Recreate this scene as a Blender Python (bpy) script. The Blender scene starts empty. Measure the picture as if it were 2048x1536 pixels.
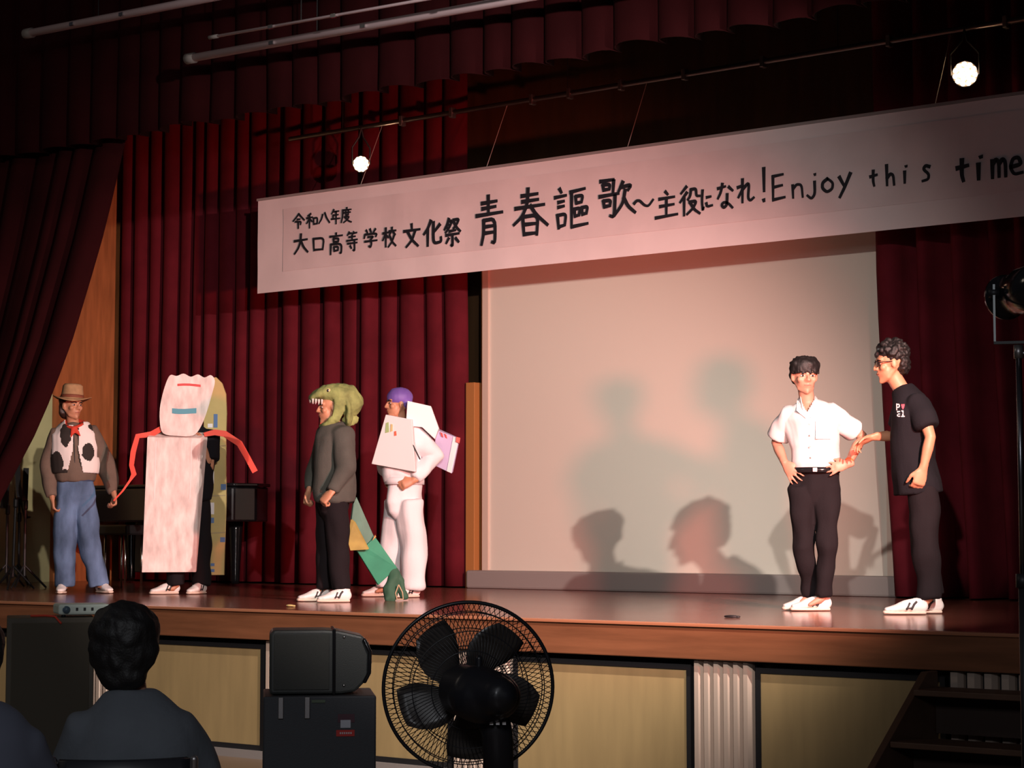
import bpy, bmesh, math, random
from mathutils import Vector, Matrix, Quaternion, noise
SC = bpy.context.scene
COL = SC.collection
# ---------------------------------------------------------------- camera
FPX = 4000.0
PITCH = math.atan(298/FPX)
YAW = math.atan(FPX/(5254*math.cos(PITCH)))
EYE = Vector((0, 0, 1.52))
cd = bpy.data.cameras.new('camera'); cam = bpy.data.objects.new('camera', cd); COL.objects.link(cam)
cd.sensor_width = 36; cd.lens = FPX/2048*36; cd.clip_end = 200
cam.location = EYE; cam.rotation_euler = (math.pi/2+PITCH, 0, YAW)
SC.camera = cam
# ---------------------------------------------------------------- world, exposure
w = bpy.data.worlds.new('world'); SC.world = w; w.use_nodes = True
w.node_tree.nodes['Background'].inputs[0].default_value = (0.55, 0.5, 0.6, 1)
w.node_tree.nodes['Background'].inputs[1].default_value = 0.02
SC.view_settings.view_transform = 'Standard'; SC.view_settings.look = 'None'
SC.view_settings.exposure = 0.0; SC.view_settings.gamma = 1
# ---------------------------------------------------------------- lights
def spot(name, loc, aim, power, color, angle, blend, radius):
    l = bpy.data.lights.new(name, 'SPOT'); o = bpy.data.objects.new(name, l); COL.objects.link(o)
    l.energy = power; l.color = color; l.spot_size = math.radians(angle); l.spot_blend = blend
    l.shadow_soft_size = radius; o.location = loc
    o.rotation_euler = (Vector(aim)-Vector(loc)).to_track_quat('-Z', 'Y').to_euler()
    return o
spot('white_side_spot', (-1.7, 8.0, 4.0), (-9.5, 12.1, 1.45), 3100, (1.0, 0.85, 0.76), 49, 0.7, 0.03)
spot('red_side_spot', (-2.05, 8.05, 2.45), (-9.7, 12.6, 2.2), 2400, (1.0, 0.17, 0.12), 45, 0.75, 0.15)
spot('white_hall_spot', (-2.6, 4.5, 3.96), (-9.8, 12.1, 1.8), 2000, (1.0, 0.88, 0.82), 53, 0.85, 0.05)
def area(name, loc, aim, power, color, size):
    l = bpy.data.lights.new(name, 'AREA'); o = bpy.data.objects.new(name, l); COL.objects.link(o)
    l.energy = power; l.color = color; l.size = size; o.location = loc
    o.rotation_euler = (Vector(aim)-Vector(loc)).to_track_quat('-Z', 'Y').to_euler()
    return o
area('hall_glow', (-11.0, 3.0, 6.0), (-10, 9.8, 0.6), 30, (1.0, 0.85, 0.7), 1.5)
area('audience_fill', (-1.0, 0.3, 3.4), (-5.0, 4.6, 0.8), 60, (0.92, 0.94, 1.0), 0.8)  # added fill light near the camera, lifts the dark audience and gear

# ---------------------------------------------------------------- helpers
def cray(px, py):
    F = Vector((-math.sin(YAW)*math.cos(PITCH), math.cos(YAW)*math.cos(PITCH), math.sin(PITCH)))
    R = Vector((math.cos(YAW), math.sin(YAW), 0)); U = R.cross(F)
    return F + R*((px-1024)/FPX) - U*((py-768)/FPX)
def onY(px, py, Y): d = cray(px, py); return EYE + d*(Y/d.y)
def onZ(px, py, Z): d = cray(px, py); return EYE + d*((Z-EYE.z)/d.z)
def atS(px, py, s): return EYE + cray(px, py)*(FPX/s)

MATS = {}
def mat(name, col, rough=0.7, metal=0.0, var=0.0, vscale=8.0, bump=0.0, bscale=60.0, emit=None, spec=None, stretch=None, sheen=0.0):
    if name in MATS: return MATS[name]
    m = bpy.data.materials.new(name); m.use_nodes = True; nt = m.node_tree; b = nt.nodes['Principled BSDF']
    c = (*col, 1); b.inputs['Base Color'].default_value = c
    b.inputs['Roughness'].default_value = rough; b.inputs['Metallic'].default_value = metal
    if spec is not None: b.inputs['Specular IOR Level'].default_value = spec
    if sheen: b.inputs['Sheen Weight'].default_value = sheen
    tc = nt.nodes.new('ShaderNodeTexCoord'); mp = nt.nodes.new('ShaderNodeMapping')
    nt.links.new(tc.outputs['Object'], mp.inputs[0])
    if stretch: mp.inputs['Scale'].default_value = stretch
    if var:
        n = nt.nodes.new('ShaderNodeTexNoise'); n.inputs['Scale'].default_value = vscale; n.inputs['Detail'].default_value = 5
        nt.links.new(mp.outputs[0], n.inputs[0])
        r = nt.nodes.new('ShaderNodeValToRGB'); r.color_ramp.elements[0].position = 0.32; r.color_ramp.elements[1].position = 0.68
        r.color_ramp.elements[0].color = (*[x*(1-var) for x in col], 1); r.color_ramp.elements[1].color = (*[min(1, x*(1+var)) for x in col], 1)
        nt.links.new(n.outputs[0], r.inputs[0]); nt.links.new(r.outputs[0], b.inputs['Base Color'])
    if bump:
        n = nt.nodes.new('ShaderNodeTexNoise'); n.inputs['Scale'].default_value = bscale; n.inputs['Detail'].default_value = 4
        nt.links.new(mp.outputs[0], n.inputs[0])
        bp = nt.nodes.new('ShaderNodeBump'); bp.inputs['Strength'].default_value = bump; bp.inputs['Distance'].default_value = 0.01
        nt.links.new(n.outputs[0], bp.inputs['Height']); nt.links.new(bp.outputs[0], b.inputs['Normal'])
    if emit:
        b.inputs['Emission Color'].default_value = (*emit[0], 1); b.inputs['Emission Strength'].default_value = emit[1]
    MATS[name] = m
    return m

def tag(o, label=None, cat=None, group=None, kind=None):
    if label: o['label'] = label
    if cat: o['category'] = cat
    if group: o['group'] = group
    if kind: o['kind'] = kind
    return o
def empty(name, loc, rz=0.0):
    o = bpy.data.objects.new(name, None); COL.objects.link(o); o.location = loc; o.rotation_euler = (0, 0, rz)
    o.empty_display_size = 0.1
    return o
def link(name, me, m, parent=None, smooth=False):
    o = bpy.data.objects.new(name, me); COL.objects.link(o)
    if m is not None:
        for mm in (m if isinstance(m, (list, tuple)) else [m]): me.materials.append(mm)
    if smooth:
        for p in me.polygons: p.use_smooth = True
    if parent is not None: o.parent = parent
    return o
def fin(name, bm, m, parent=None, smooth=False, bevel=0.0):
    bmesh.ops.recalc_face_normals(bm, faces=bm.faces)
    me = bpy.data.meshes.new(name); bm.to_mesh(me); bm.free()
    o = link(name, me, m, parent, smooth)
    if bevel:
        b = o.modifiers.new('bevel', 'BEVEL'); b.width = bevel; b.segments = 2; b.limit_method = 'ANGLE'
    return o
def box(bm, lo, hi, M=None):
    vs = [bm.verts.new((x, y, z)) for x in (lo[0], hi[0]) for y in (lo[1], hi[1]) for z in (lo[2], hi[2])]
    if M is not None:
        for v in vs: v.co = M @ v.co
    for f in ((0,1,3,2), (4,6,7,5), (0,4,5,1), (2,3,7,6), (0,2,6,4), (1,5,7,3)): bm.faces.new([vs[i] for i in f])
def V(*a): return Vector(a)
def tube(bm, pts, ra, rb=None, side=None, n=14, cap='round'):
    """swept ring tube; ra = half width along side, rb = half width across"""
    pts = [Vector(p) for p in pts]
    if not isinstance(ra, (list, tuple)): ra = [ra]*len(pts)
    if rb is None: rb = ra
    if not isinstance(rb, (list, tuple)): rb = [rb]*len(pts)
    P, A, B = [], [], []
    t0 = (pts[1]-pts[0]).normalized(); t1 = (pts[-1]-pts[-2]).normalized()
    if cap == 'round':
        for k in (0.02, 0.35, 0.7, 0.92):
            q = math.sqrt(1-(1-k)**2); e = min(ra[0], rb[0]); P.append(pts[0]-t0*e*(1-k)); A.append(ra[0]*q); B.append(rb[0]*q)
    for p, a, b in zip(pts, ra, rb): P.append(p); A.append(a); B.append(b)
    if cap == 'round':
        for k in (0.92, 0.7, 0.35, 0.02):
            q = math.sqrt(1-(1-k)**2); e = min(ra[-1], rb[-1]); P.append(pts[-1]+t1*e*(1-k)); A.append(ra[-1]*q); B.append(rb[-1]*q)
    rings = []; s = None
    for i in range(len(P)):
        t = (P[min(i+1, len(P)-1)]-P[max(i-1, 0)])
        t = t.normalized() if t.length > 1e-9 else t0
        if side is not None: s_ = Vector(side)
        elif s is not None: s_ = s
        else: s_ = Vector((1, 0, 0)) if abs(t.x) < 0.8 else Vector((0, 1, 0))
        s_ = s_-t*s_.dot(t)
        if s_.length < 1e-4: s_ = t.orthogonal()
        s = s_.normalized(); u = t.cross(s)
        rings.append([bm.verts.new(P[i]+s*(A[i]*math.cos(2*math.pi*k/n))+u*(B[i]*math.sin(2*math.pi*k/n))) for k in range(n)])
    for a, b in zip(rings, rings[1:]):
        for k in range(n): bm.faces.new((a[k], a[(k+1) % n], b[(k+1) % n], b[k]))
    bm.faces.new(rings[0]); bm.faces.new(rings[-1][::-1])
def ell(bm, c, r, M=None, nu=20, nv=12):
    geom = bmesh.ops.create_uvsphere(bm, u_segments=nu, v_segments=nv, radius=1)
    for v in geom['verts']:
        q = Vector((v.co.x*r[0], v.co.y*r[1], v.co.z*r[2]))
        if M is not None: q = M @ q
        v.co = q+Vector(c)
def lathe(bm, prof, n=32, M=None):
    rings = []
    for r, z in prof:
        ring = []
        for k in range(n):
            a = 2*math.pi*k/n; v = Vector((r*math.cos(a), r*math.sin(a), z))
            ring.append(bm.verts.new(M @ v if M is not None else v))
        rings.append(ring)
    for a, b in zip(rings, rings[1:]):
        for k in range(n): bm.faces.new((a[k], a[(k+1) % n], b[(k+1) % n], b[k]))
    bm.faces.new(rings[0][::-1]); bm.faces.new(rings[-1])
def torus(bm, R, r, M=None, n=72, m=8):
    rings = []
    for k in range(n):
        a = 2*math.pi*k/n; ring = []
        for j in range(m):
            b = 2*math.pi*j/m; v = Vector(((R+r*math.cos(b))*math.cos(a), (R+r*math.cos(b))*math.sin(a), r*math.sin(b)))
            ring.append(bm.verts.new(M @ v if M is not None else v))
        rings.append(ring)
    for k in range(n):
        a, b = rings[k], rings[(k+1) % n]
        for j in range(m): bm.faces.new((a[j], b[j], b[(j+1) % m], a[(j+1) % m]))
def basis(fwd, up=(0, 0, 1)):
    """columns: x = side (right of the thing), y = fwd, z = up"""
    f = Vector(fwd).normalized(); u = Vector(up); s = f.cross(u).normalized(); u = s.cross(f)
    return Matrix((s, f, u)).transposed()
def plate(bm, poly, t, axis=1, M=None):
    """extruded polygon: poly in the two other axes"""
    def mk(a, b, c):
        v = Vector((a, c, b)) if axis == 1 else (Vector((a, b, c)) if axis == 2 else Vector((c, a, b)))
        return bm.verts.new(M @ v if M is not None else v)
    f = [mk(a, b, -t/2) for a, b in poly]; g = [mk(a, b, t/2) for a, b in poly]
    bm.faces.new(f); bm.faces.new(g[::-1])
    for i in range(len(f)):
        j = (i+1) % len(f); bm.faces.new((f[j], f[i], g[i], g[j]))
def blob(name, bm, m, parent, voxel=0.01, smooth=3, disp=0.0, dscale=6.0, cut=None, fold=None, solid=0.0):
    """union of closed shells -> one continuous skin, with cloth folds"""
    bmesh.ops.recalc_face_normals(bm, faces=bm.faces)
    me = bpy.data.meshes.new('t'); bm.to_mesh(me); bm.free()
    o = bpy.data.objects.new('t', me); COL.objects.link(o)
    r = o.modifiers.new('r', 'REMESH'); r.mode = 'VOXEL'; r.voxel_size = voxel
    if smooth:
        s = o.modifiers.new('s', 'SMOOTH'); s.iterations = smooth; s.factor = 0.6
    dg = bpy.context.evaluated_depsgraph_get(); dg.update()
    nm = bpy.data.meshes.new_from_object(o.evaluated_get(dg))
    bpy.data.objects.remove(o); bpy.data.meshes.remove(me)
    nm.name = name
    if disp or fold:
        sd = Vector((random.random()*9, random.random()*9, random.random()*9))
        nr = [v.normal.copy() for v in nm.vertices]
        for v, nn in zip(nm.vertices, nr):
            q = v.co*dscale+sd
            d = noise.noise(q)*disp+noise.noise(Vector((q.x*2.1, q.y*2.1, q.z*0.7)))*disp*0.55+disp*0.35 if disp else 0
            if fold: d += fold(v.co, nn)
            v.co += nn*d
    if cut:
        b2 = bmesh.new(); b2.from_mesh(nm)
        bmesh.ops.delete(b2, geom=[f for f in b2.faces if cut(f.calc_center_median(), f.normal)], context='FACES')
        b2.to_mesh(nm); b2.free()
    nm.materials.clear()
    ob = link(name, nm, m, parent, True)
    if solid:
        s = ob.modifiers.new('solid', 'SOLIDIFY'); s.thickness = solid; s.offset = 1
    return ob
def paint(ob, m, fn):
    ob.data.materials.append(m); k = len(ob.data.materials)-1
    for p in ob.data.polygons:
        if fn(p.center, p.normal): p.material_index = k

# ---------------------------------------------------------------- palette
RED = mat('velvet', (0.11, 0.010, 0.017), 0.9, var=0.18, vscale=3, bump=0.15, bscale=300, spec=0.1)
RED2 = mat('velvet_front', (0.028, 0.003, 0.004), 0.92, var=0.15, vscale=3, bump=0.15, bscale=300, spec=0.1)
WOOD = mat('varnished_wood', (0.22, 0.085, 0.04), 0.35, var=0.22, vscale=3, stretch=(0.5, 3, 6), bump=0.05)
WOODP = mat('wood_panelling', (0.38, 0.135, 0.045), 0.5, var=0.2, vscale=4, stretch=(4, 4, 0.5))
PLASTER = mat('pale_plaster', (0.62, 0.58, 0.30), 0.9, var=0.1, vscale=2)
TAN = mat('tan_panel', (0.38, 0.27, 0.125), 0.55, var=0.08, vscale=3, stretch=(4, 4, 0.6))
BLACK = mat('black_paint', (0.012, 0.012, 0.014), 0.5)
BLACKG = mat('black_lacquer', (0.012, 0.012, 0.014), 0.15)
DARKP = mat('black_plastic', (0.06, 0.065, 0.062), 0.42, bump=0.1, bscale=200)
CHROME = mat('chrome', (0.7, 0.7, 0.7), 0.2, 1.0)
STEEL = mat('steel', (0.35, 0.33, 0.33), 0.4, 0.9)
SCREENM = mat('screen_fabric', (0.68, 0.64, 0.56), 0.85)
GREY = mat('grey_metal', (0.28, 0.25, 0.24), 0.5)
CLOTHW = mat('banner_cloth', (0.80, 0.68, 0.68), 0.85, var=0.04, vscale=2)
PAPER = mat('banner_paper', (0.75, 0.62, 0.62), 0.8, var=0.05, vscale=3)
INK = mat('brush_ink', (0.012, 0.014, 0.02), 0.6)
SKIN = mat('skin', (0.50, 0.25, 0.17), 0.5, var=0.06, vscale=10)
SKIN2 = mat('skin_tan', (0.50, 0.24, 0.14), 0.5, var=0.06, vscale=10)
HAIR = mat('black_hair', (0.006, 0.005, 0.005), 0.6, bump=0.25, bscale=160)
EYEW = mat('eye_white', (0.60, 0.55, 0.52), 0.3)
LIP = mat('lips', (0.42, 0.13, 0.10), 0.5)
SHOEW = mat('white_leather', (0.82, 0.80, 0.78), 0.45)
SOLE = mat('shoe_sole', (0.72, 0.60, 0.50), 0.6)
TROUB = mat('black_trousers', (0.012, 0.010, 0.012), 0.9, spec=.15, bump=0.2, bscale=150)
JEAN = mat('blue_denim', (0.11, 0.18, 0.31), 0.9, spec=.15, var=0.45, vscale=3.5, stretch=(2, 2, .8), bump=0.3, bscale=200)
CARD = mat('bare_cardboard', (0.52, 0.42, 0.17), 0.8, var=0.08, vscale=5)
WCARD = mat('white_painted_cardboard', (0.76, 0.66, 0.63), 0.7, var=0.2, vscale=8, stretch=(2.4, 2.4, .8))
CARDW = mat('white_board', (0.80, 0.78, 0.79), 0.6)
REDARM = mat('red_cardboard', (0.75, 0.06, 0.03), 0.6)

# ================================================================ THE STAGE
def struct(name, bm, m, **k):
    o = fin(name, bm, m, **k); o['kind'] = 'structure'; return o
# plank material for the glossy stage floor
m = mat('stage_boards', (0.19, 0.06, 0.04), 0.16, spec=0.9, var=0.18, vscale=2.5, stretch=(0.6, 6, 1))
nt = m.node_tree; bs = nt.nodes['Principled BSDF']
nz = nt.nodes.new('ShaderNodeTexNoise'); nz.inputs['Scale'].default_value = 3.0
rr = nt.nodes.new('ShaderNodeMapRange'); rr.inputs[3].default_value = 0.10; rr.inputs[4].default_value = 0.26
nt.links.new(nz.outputs[0], rr.inputs[0]); nt.links.new(rr.outputs[0], bs.inputs['Roughness'])
bm = bmesh.new(); box(bm, (-20, 9.83, 0.94), (4, 16, 1.0)); struct('stage_floor', bm, m)
bm = bmesh.new(); box(bm, (-20, 9.78, 0.80), (4, 9.83, 0.985)); struct('trim_1', bm, WOOD, bevel=0.006)
bm = bmesh.new(); box(bm, (-20, 9.765, 0.985), (4, 9.84, 1.004)); struct('trim_2', bm, mat('stage_nosing', (0.42, 0.17, 0.09), 0.3), bevel=0.004)
HFL = mat('hall_boards', (0.22, 0.15, 0.10), 0.4, var=0.15, vscale=2)
bm = bmesh.new(); box(bm, (-20, -6, -0.1), (12, 9.9, 0.0)); struct('floor', bm, HFL)
bm = bmesh.new(); box(bm, (-20, 9.93, 0.0), (4, 9.98, 0.94)); struct('wall_stage_front', bm, BLACK)
bm = bmesh.new(); box(bm, (-20, 9.79, 0.0), (4, 9.95, 0.05)); struct('baseboard_stage', bm, GREY)
# front storage panels and slatted vents
def panel(x0, x1, label):
    t = empty('storage_panel', ((x0+x1)/2, 9.86, 0.05)); h = 0.715; wd = (x1-x0)/2
    bm = bmesh.new(); box(bm, (-wd+0.03, -0.012, 0.035), (wd-0.03, 0.012, h-0.03)); fin('board', bm, TAN, t)
    bm = bmesh.new()
    box(bm, (-wd, -0.02, 0), (wd, 0.02, 0.035)); box(bm, (-wd, -0.02, h-0.03), (wd, 0.02, h))
    box(bm, (-wd, -0.02, 0.035), (-wd+0.03, 0.02, h-0.03)); box(bm, (wd-0.03, -0.02, 0.035), (wd, 0.02, h-0.03))
    fin('frame', bm, BLACK, t)
    tag(t, label, 'panel', 'tan storage panels along the stage front')
panel(-13.05, -11.42, 'tan stage-front panel at the far left, cut by the picture edge')
panel(-10.92, -9.63, 'tan stage-front panel just right of the seated audience member')
panel(-9.17, -7.99, 'tan stage-front panel partly behind the fan, beside the loudspeaker')
panel(-7.50, -6.22, 'tan stage-front panel right of the fan, before the middle vent')
panel(-5.79, -4.64, 'tan stage-front panel partly hidden behind the wooden steps')
SLAT = mat('slat_cream', (0.55, 0.43, 0.35), 0.55)
def vent(x0, x1, n, label):
    t = empty('slatted_vent', ((x0+x1)/2, 9.86, 0.05)); wd = (x1-x0)/2
    bm = bmesh.new(); box(bm, (-wd, 0.03, 0), (wd, 0.05, 0.745)); fin('backing', bm, BLACK, t)
    for i in range(n):
        c = -wd+(i+0.5)*2*wd/n; q = 2*wd/n
        bm = bmesh.new(); plate(bm, [(c-q*0.36, 0.0), (c-q*0.30, -0.035), (c+q*0.12, -0.035), (c+q*0.32, 0.0), (c+q*0.32, 0.028), (c-q*0.36, 0.028)], 0.74, axis=2, M=Matrix.Translation((0, 0, 0.372)))
        fin('slat', bm, SLAT, t)
    tag(t, label, 'vent', 'slatted vents between the storage panels')
vent(-11.40, -10.94, 6, 'slatted vent behind the dark tall cabinet')
vent(-9.61, -9.19, 6, 'cream slatted vent showing left of the sideways loudspeaker')
vent(-7.97, -7.52, 7, 'cream slatted vent seen through the fan guard')
vent(-6.20, -5.81, 6, 'cream slatted vent with six upright slats, clear of the fan')
vent(-4.62, -3.86, 8, 'slatted vent whose tops show above the wooden steps')
# back wall, side walls
WB = mat('back_wall_wood', (0.07, 0.036, 0.015), 0.55, var=0.2, vscale=3, stretch=(3, 3, 0.4))
bm = bmesh.new(); box(bm, (-20, 15.3, 1.0), (4, 15.5, 8)); struct('wall_back', bm, WB)
bm = bmesh.new()
box(bm, (-17.2, 14.1, 1.0), (-17.0, 15.3, 8)); struct('wall_left', bm, WOODP)
bm = bmesh.new(); box(bm, (-17.2, 9.8, 1.0), (-17.0, 14.1, 8)); struct('wall_left_wing', bm, PLASTER)
bm = bmesh.new(); box(bm, (3.8, 9.9, 1.0), (4, 15.3, 8)); struct('wall_right', bm, BLACK)
bm = bmesh.new(); box(bm, (-20, 9.9, 7.9), (4, 15.5, 8.0)); struct('ceiling', bm, BLACK)
# wooden post left of the screen
bm = bmesh.new(); box(bm, (-11.90, 14.86, 1.0), (-11.795, 15.28, 2.95)); struct('trim_3', bm, mat('post_wood', (.42,.18,.055), .5), bevel=0.004)
bm = bmesh.new(); box(bm, (-11.785, 14.95, 1.0), (-11.735, 15.28, 4.6)); struct('trim_4', bm, WOODP, bevel=0.004)

# curtains ------------------------------------------------------------------
def folds(w0, wmin, wmax, seed):
    rnd = random.Random(seed); xs = [0.0]
    while xs[-1] < w0: xs.append(xs[-1]+rnd.uniform(wmin, wmax))
    xs = [x*w0/xs[-1] for x in xs]
    return xs, [rnd.uniform(0.6, 1.25) for _ in xs]
def curtain(name, x0, x1, Y, z0, z1, wmin, wmax, depth, seed, m, label, cat='curtain', group=None, slot=0.16, back=0.07, hem=0.0, edge=None, nz=14):
    xs, amp = folds(x1-x0, wmin, wmax, seed); bm = bmesh.new(); rows = []
    prof = []
    for i in range(len(xs)-1):
        W = xs[i+1]-xs[i]; sl = slot*(0.6+0.8*((i*7919) % 10)/10)
        prof.append((xs[i], depth*0.5+(back if i else 0.05)))
        for k in range(8):
            t = k/7; s = 1-0.75*abs(2*t-1)**3
            prof.append((xs[i]+W*(sl*0.5+(1-sl)*t), -depth*amp[i]*s+depth*0.5))
    prof.append((xs[-1], depth*0.5))
    rnd = random.Random(seed+1); ph = [rnd.uniform(0, 6) for _ in prof]
    for j in range(nz+1):
        v = j/nz; z = z0+(z1-z0)*v; row = []
        for (x, y) in prof:
            u = x/(x1-x0)
            wob = noise.noise(Vector((x*1.3, z*0.5, seed)))*0.035*(1-v)
            if edge: e0, e1 = edge(z); X = e0+(e1-e0)*u
            else: X = x0+x
            zz = z+(hem*noise.noise(Vector((x*2, 0, seed))) if j == 0 else 0)
            row.append(bm.verts.new((X+wob, Y+y*(0.8+0.35*(1-v))+wob*0.4, zz)))
        rows.append(row)
    for a, b in zip(rows, rows[1:]):
        for i in range(len(a)-1): bm.faces.new((a[i], a[i+1], b[i+1], b[i]))
    o = fin(name, bm, m, None, True); s = o.modifiers.new('solid', 'SOLIDIFY'); s.thickness = 0.008
    return tag(o, label, cat, group)
curtain('stage_curtain', -16.85, -14.35, 14.9, 1.02, 6.3, 0.18, 0.30, 0.11, 3, RED, 'dark red pleated backdrop curtain at the left end, behind the piano', group='red backdrop curtains behind the performers')
curtain('stage_curtain', -14.33, -11.92, 14.85, 1.015, 6.3, 0.22, 0.36, 0.13, 8, RED, 'dark red pleated backdrop curtain just left of the projection screen', group='red backdrop curtains behind the performers')
def redge(z):
    return (-7.44-0.12*max(0, (3.5-z))/2.5*-1 - (0.08 if z > 3.5 else 0.08), 3.5)
curtain('stage_curtain', -7.5, 3.5, 14.64, 1.015, 6.3, 0.20, 0.42, 0.22, 12, RED, 'dark red pleated backdrop curtain right of the projection screen', group='red backdrop curtains behind the performers', edge=redge, slot=0.5, back=0.22)
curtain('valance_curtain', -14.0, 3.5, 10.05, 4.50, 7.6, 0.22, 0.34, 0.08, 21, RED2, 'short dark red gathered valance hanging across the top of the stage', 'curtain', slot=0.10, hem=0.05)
EDGE = [(262, 225), (340, 207), (450, 181), (560, 150), (680, 115), (790, 75), (870, 40), (945, 0), (1090, -75), (1180, -120)]
EP = sorted([(onY(x, y, 10.15).z, onY(x, y, 10.15).x) for y, x in EDGE])
def dedge(z):
    if z <= EP[0][0]: xr = EP[0][1]
    elif z >= EP[-1][0]: xr = EP[-1][1]+(z-EP[-1][0])*0.06
    else:
        for (za, xa), (zb, xb) in zip(EP, EP[1:]):
            if za <= z <= zb: xr = xa+(xb-xa)*(z-za)/(zb-za); break
    return (-16.3, xr)
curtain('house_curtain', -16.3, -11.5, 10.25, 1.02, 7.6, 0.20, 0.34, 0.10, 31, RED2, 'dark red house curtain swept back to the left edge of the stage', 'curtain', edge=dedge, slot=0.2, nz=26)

# screen ---------------------------------------------------------------------
t = empty('projection_screen', (-9.58, 14.92, 1.0))
bm = bmesh.new(); box(bm, (-2.07, -0.01, 0.16), (2.07, 0.0, 3.55)); fin('screen_fabric', bm, SCREENM, t)
for q in (-2.14, 2.07):
    bm = bmesh.new(); box(bm, (q, -0.035, 0.08), (q+0.07, 0.01, 3.6)); fin('side_border', bm, mat('screen_edge', (0.62, 0.5, 0.42), 0.6), t)
bm = bmesh.new(); box(bm, (-2.27, -0.12, 0.0), (2.2, 0.06, 0.17)); fin('base_case', bm, GREY, t, bevel=0.02)
bm = bmesh.new(); box(bm, (-2.2, -0.05, 3.55), (2.2, 0.06, 3.7)); fin('top_rail', bm, GREY, t, bevel=0.02)
tag(t, 'tall white projection screen standing in a grey base case', 'screen')

# banner -----------------------------------------------------------------------
BY = 13.95
BL = onY(515, 400, BY); BLb = onY(515, 587, BY); BRt = onY(2048, 185, BY); BRb = onY(2048, 432, BY)
bz1 = (BL.z+BRt.z)/2; bz0 = (BLb.z+BRb.z)/2; bx0 = BL.x; bx1 = BRt.x+0.75
ban = empty('hanging_banner', ((bx0+bx1)/2, BY, bz0))
tag(ban, 'long white hand-lettered banner hanging over the screen', 'banner')
def loc(px, py, dy=0.0):
    p = onY(px, py, BY); return Vector((p.x-ban.location.x, dy, p.z-bz0))
def sheet(name, x0, x1, z0, z1, y, th, amp, m, seed, nx=90, nzz=12):
    bm = bmesh.new(); rows = []
    for j in range(nzz+1):
        rows.append([bm.verts.new((x0+(x1-x0)*i/nx, y+amp*noise.noise(Vector(((x0+(x1-x0)*i/nx)*2.6, (z0+(z1-z0)*j/nzz)*3, 2))), z0+(z1-z0)*j/nzz)) for i in range(nx+1)])
    for a, b in zip(rows, rows[1:]):
        for i in range(nx): bm.faces.new((a[i], a[i+1], b[i+1], b[i]))
    o = fin(name, bm, m, ban, False); s = o.modifiers.new('solid', 'SOLIDIFY'); s.thickness = th; s.offset = 0
    return o
hw = (bx1-bx0)/2
sheet('banner_cloth', -hw, hw, 0, bz1-bz0, 0.012, 0.004, 0.008, CLOTHW, 2)
pa = loc(566, 428); pb = loc(566, 548)
sheet('paper_sheet', pa.x, hw-0.2, 0.19, 0.80, 0.004, 0.001, 0.008, PAPER, 7)
bm = bmesh.new(); box(bm, (-hw-0.01, -0.002, bz1-bz0-0.012), (hw+0.01, 0.03, bz1-bz0+0.012)); fin('top_bar', bm, mat('batten_grey', (0.3, 0.25, 0.24), 0.6), ban)

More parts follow.
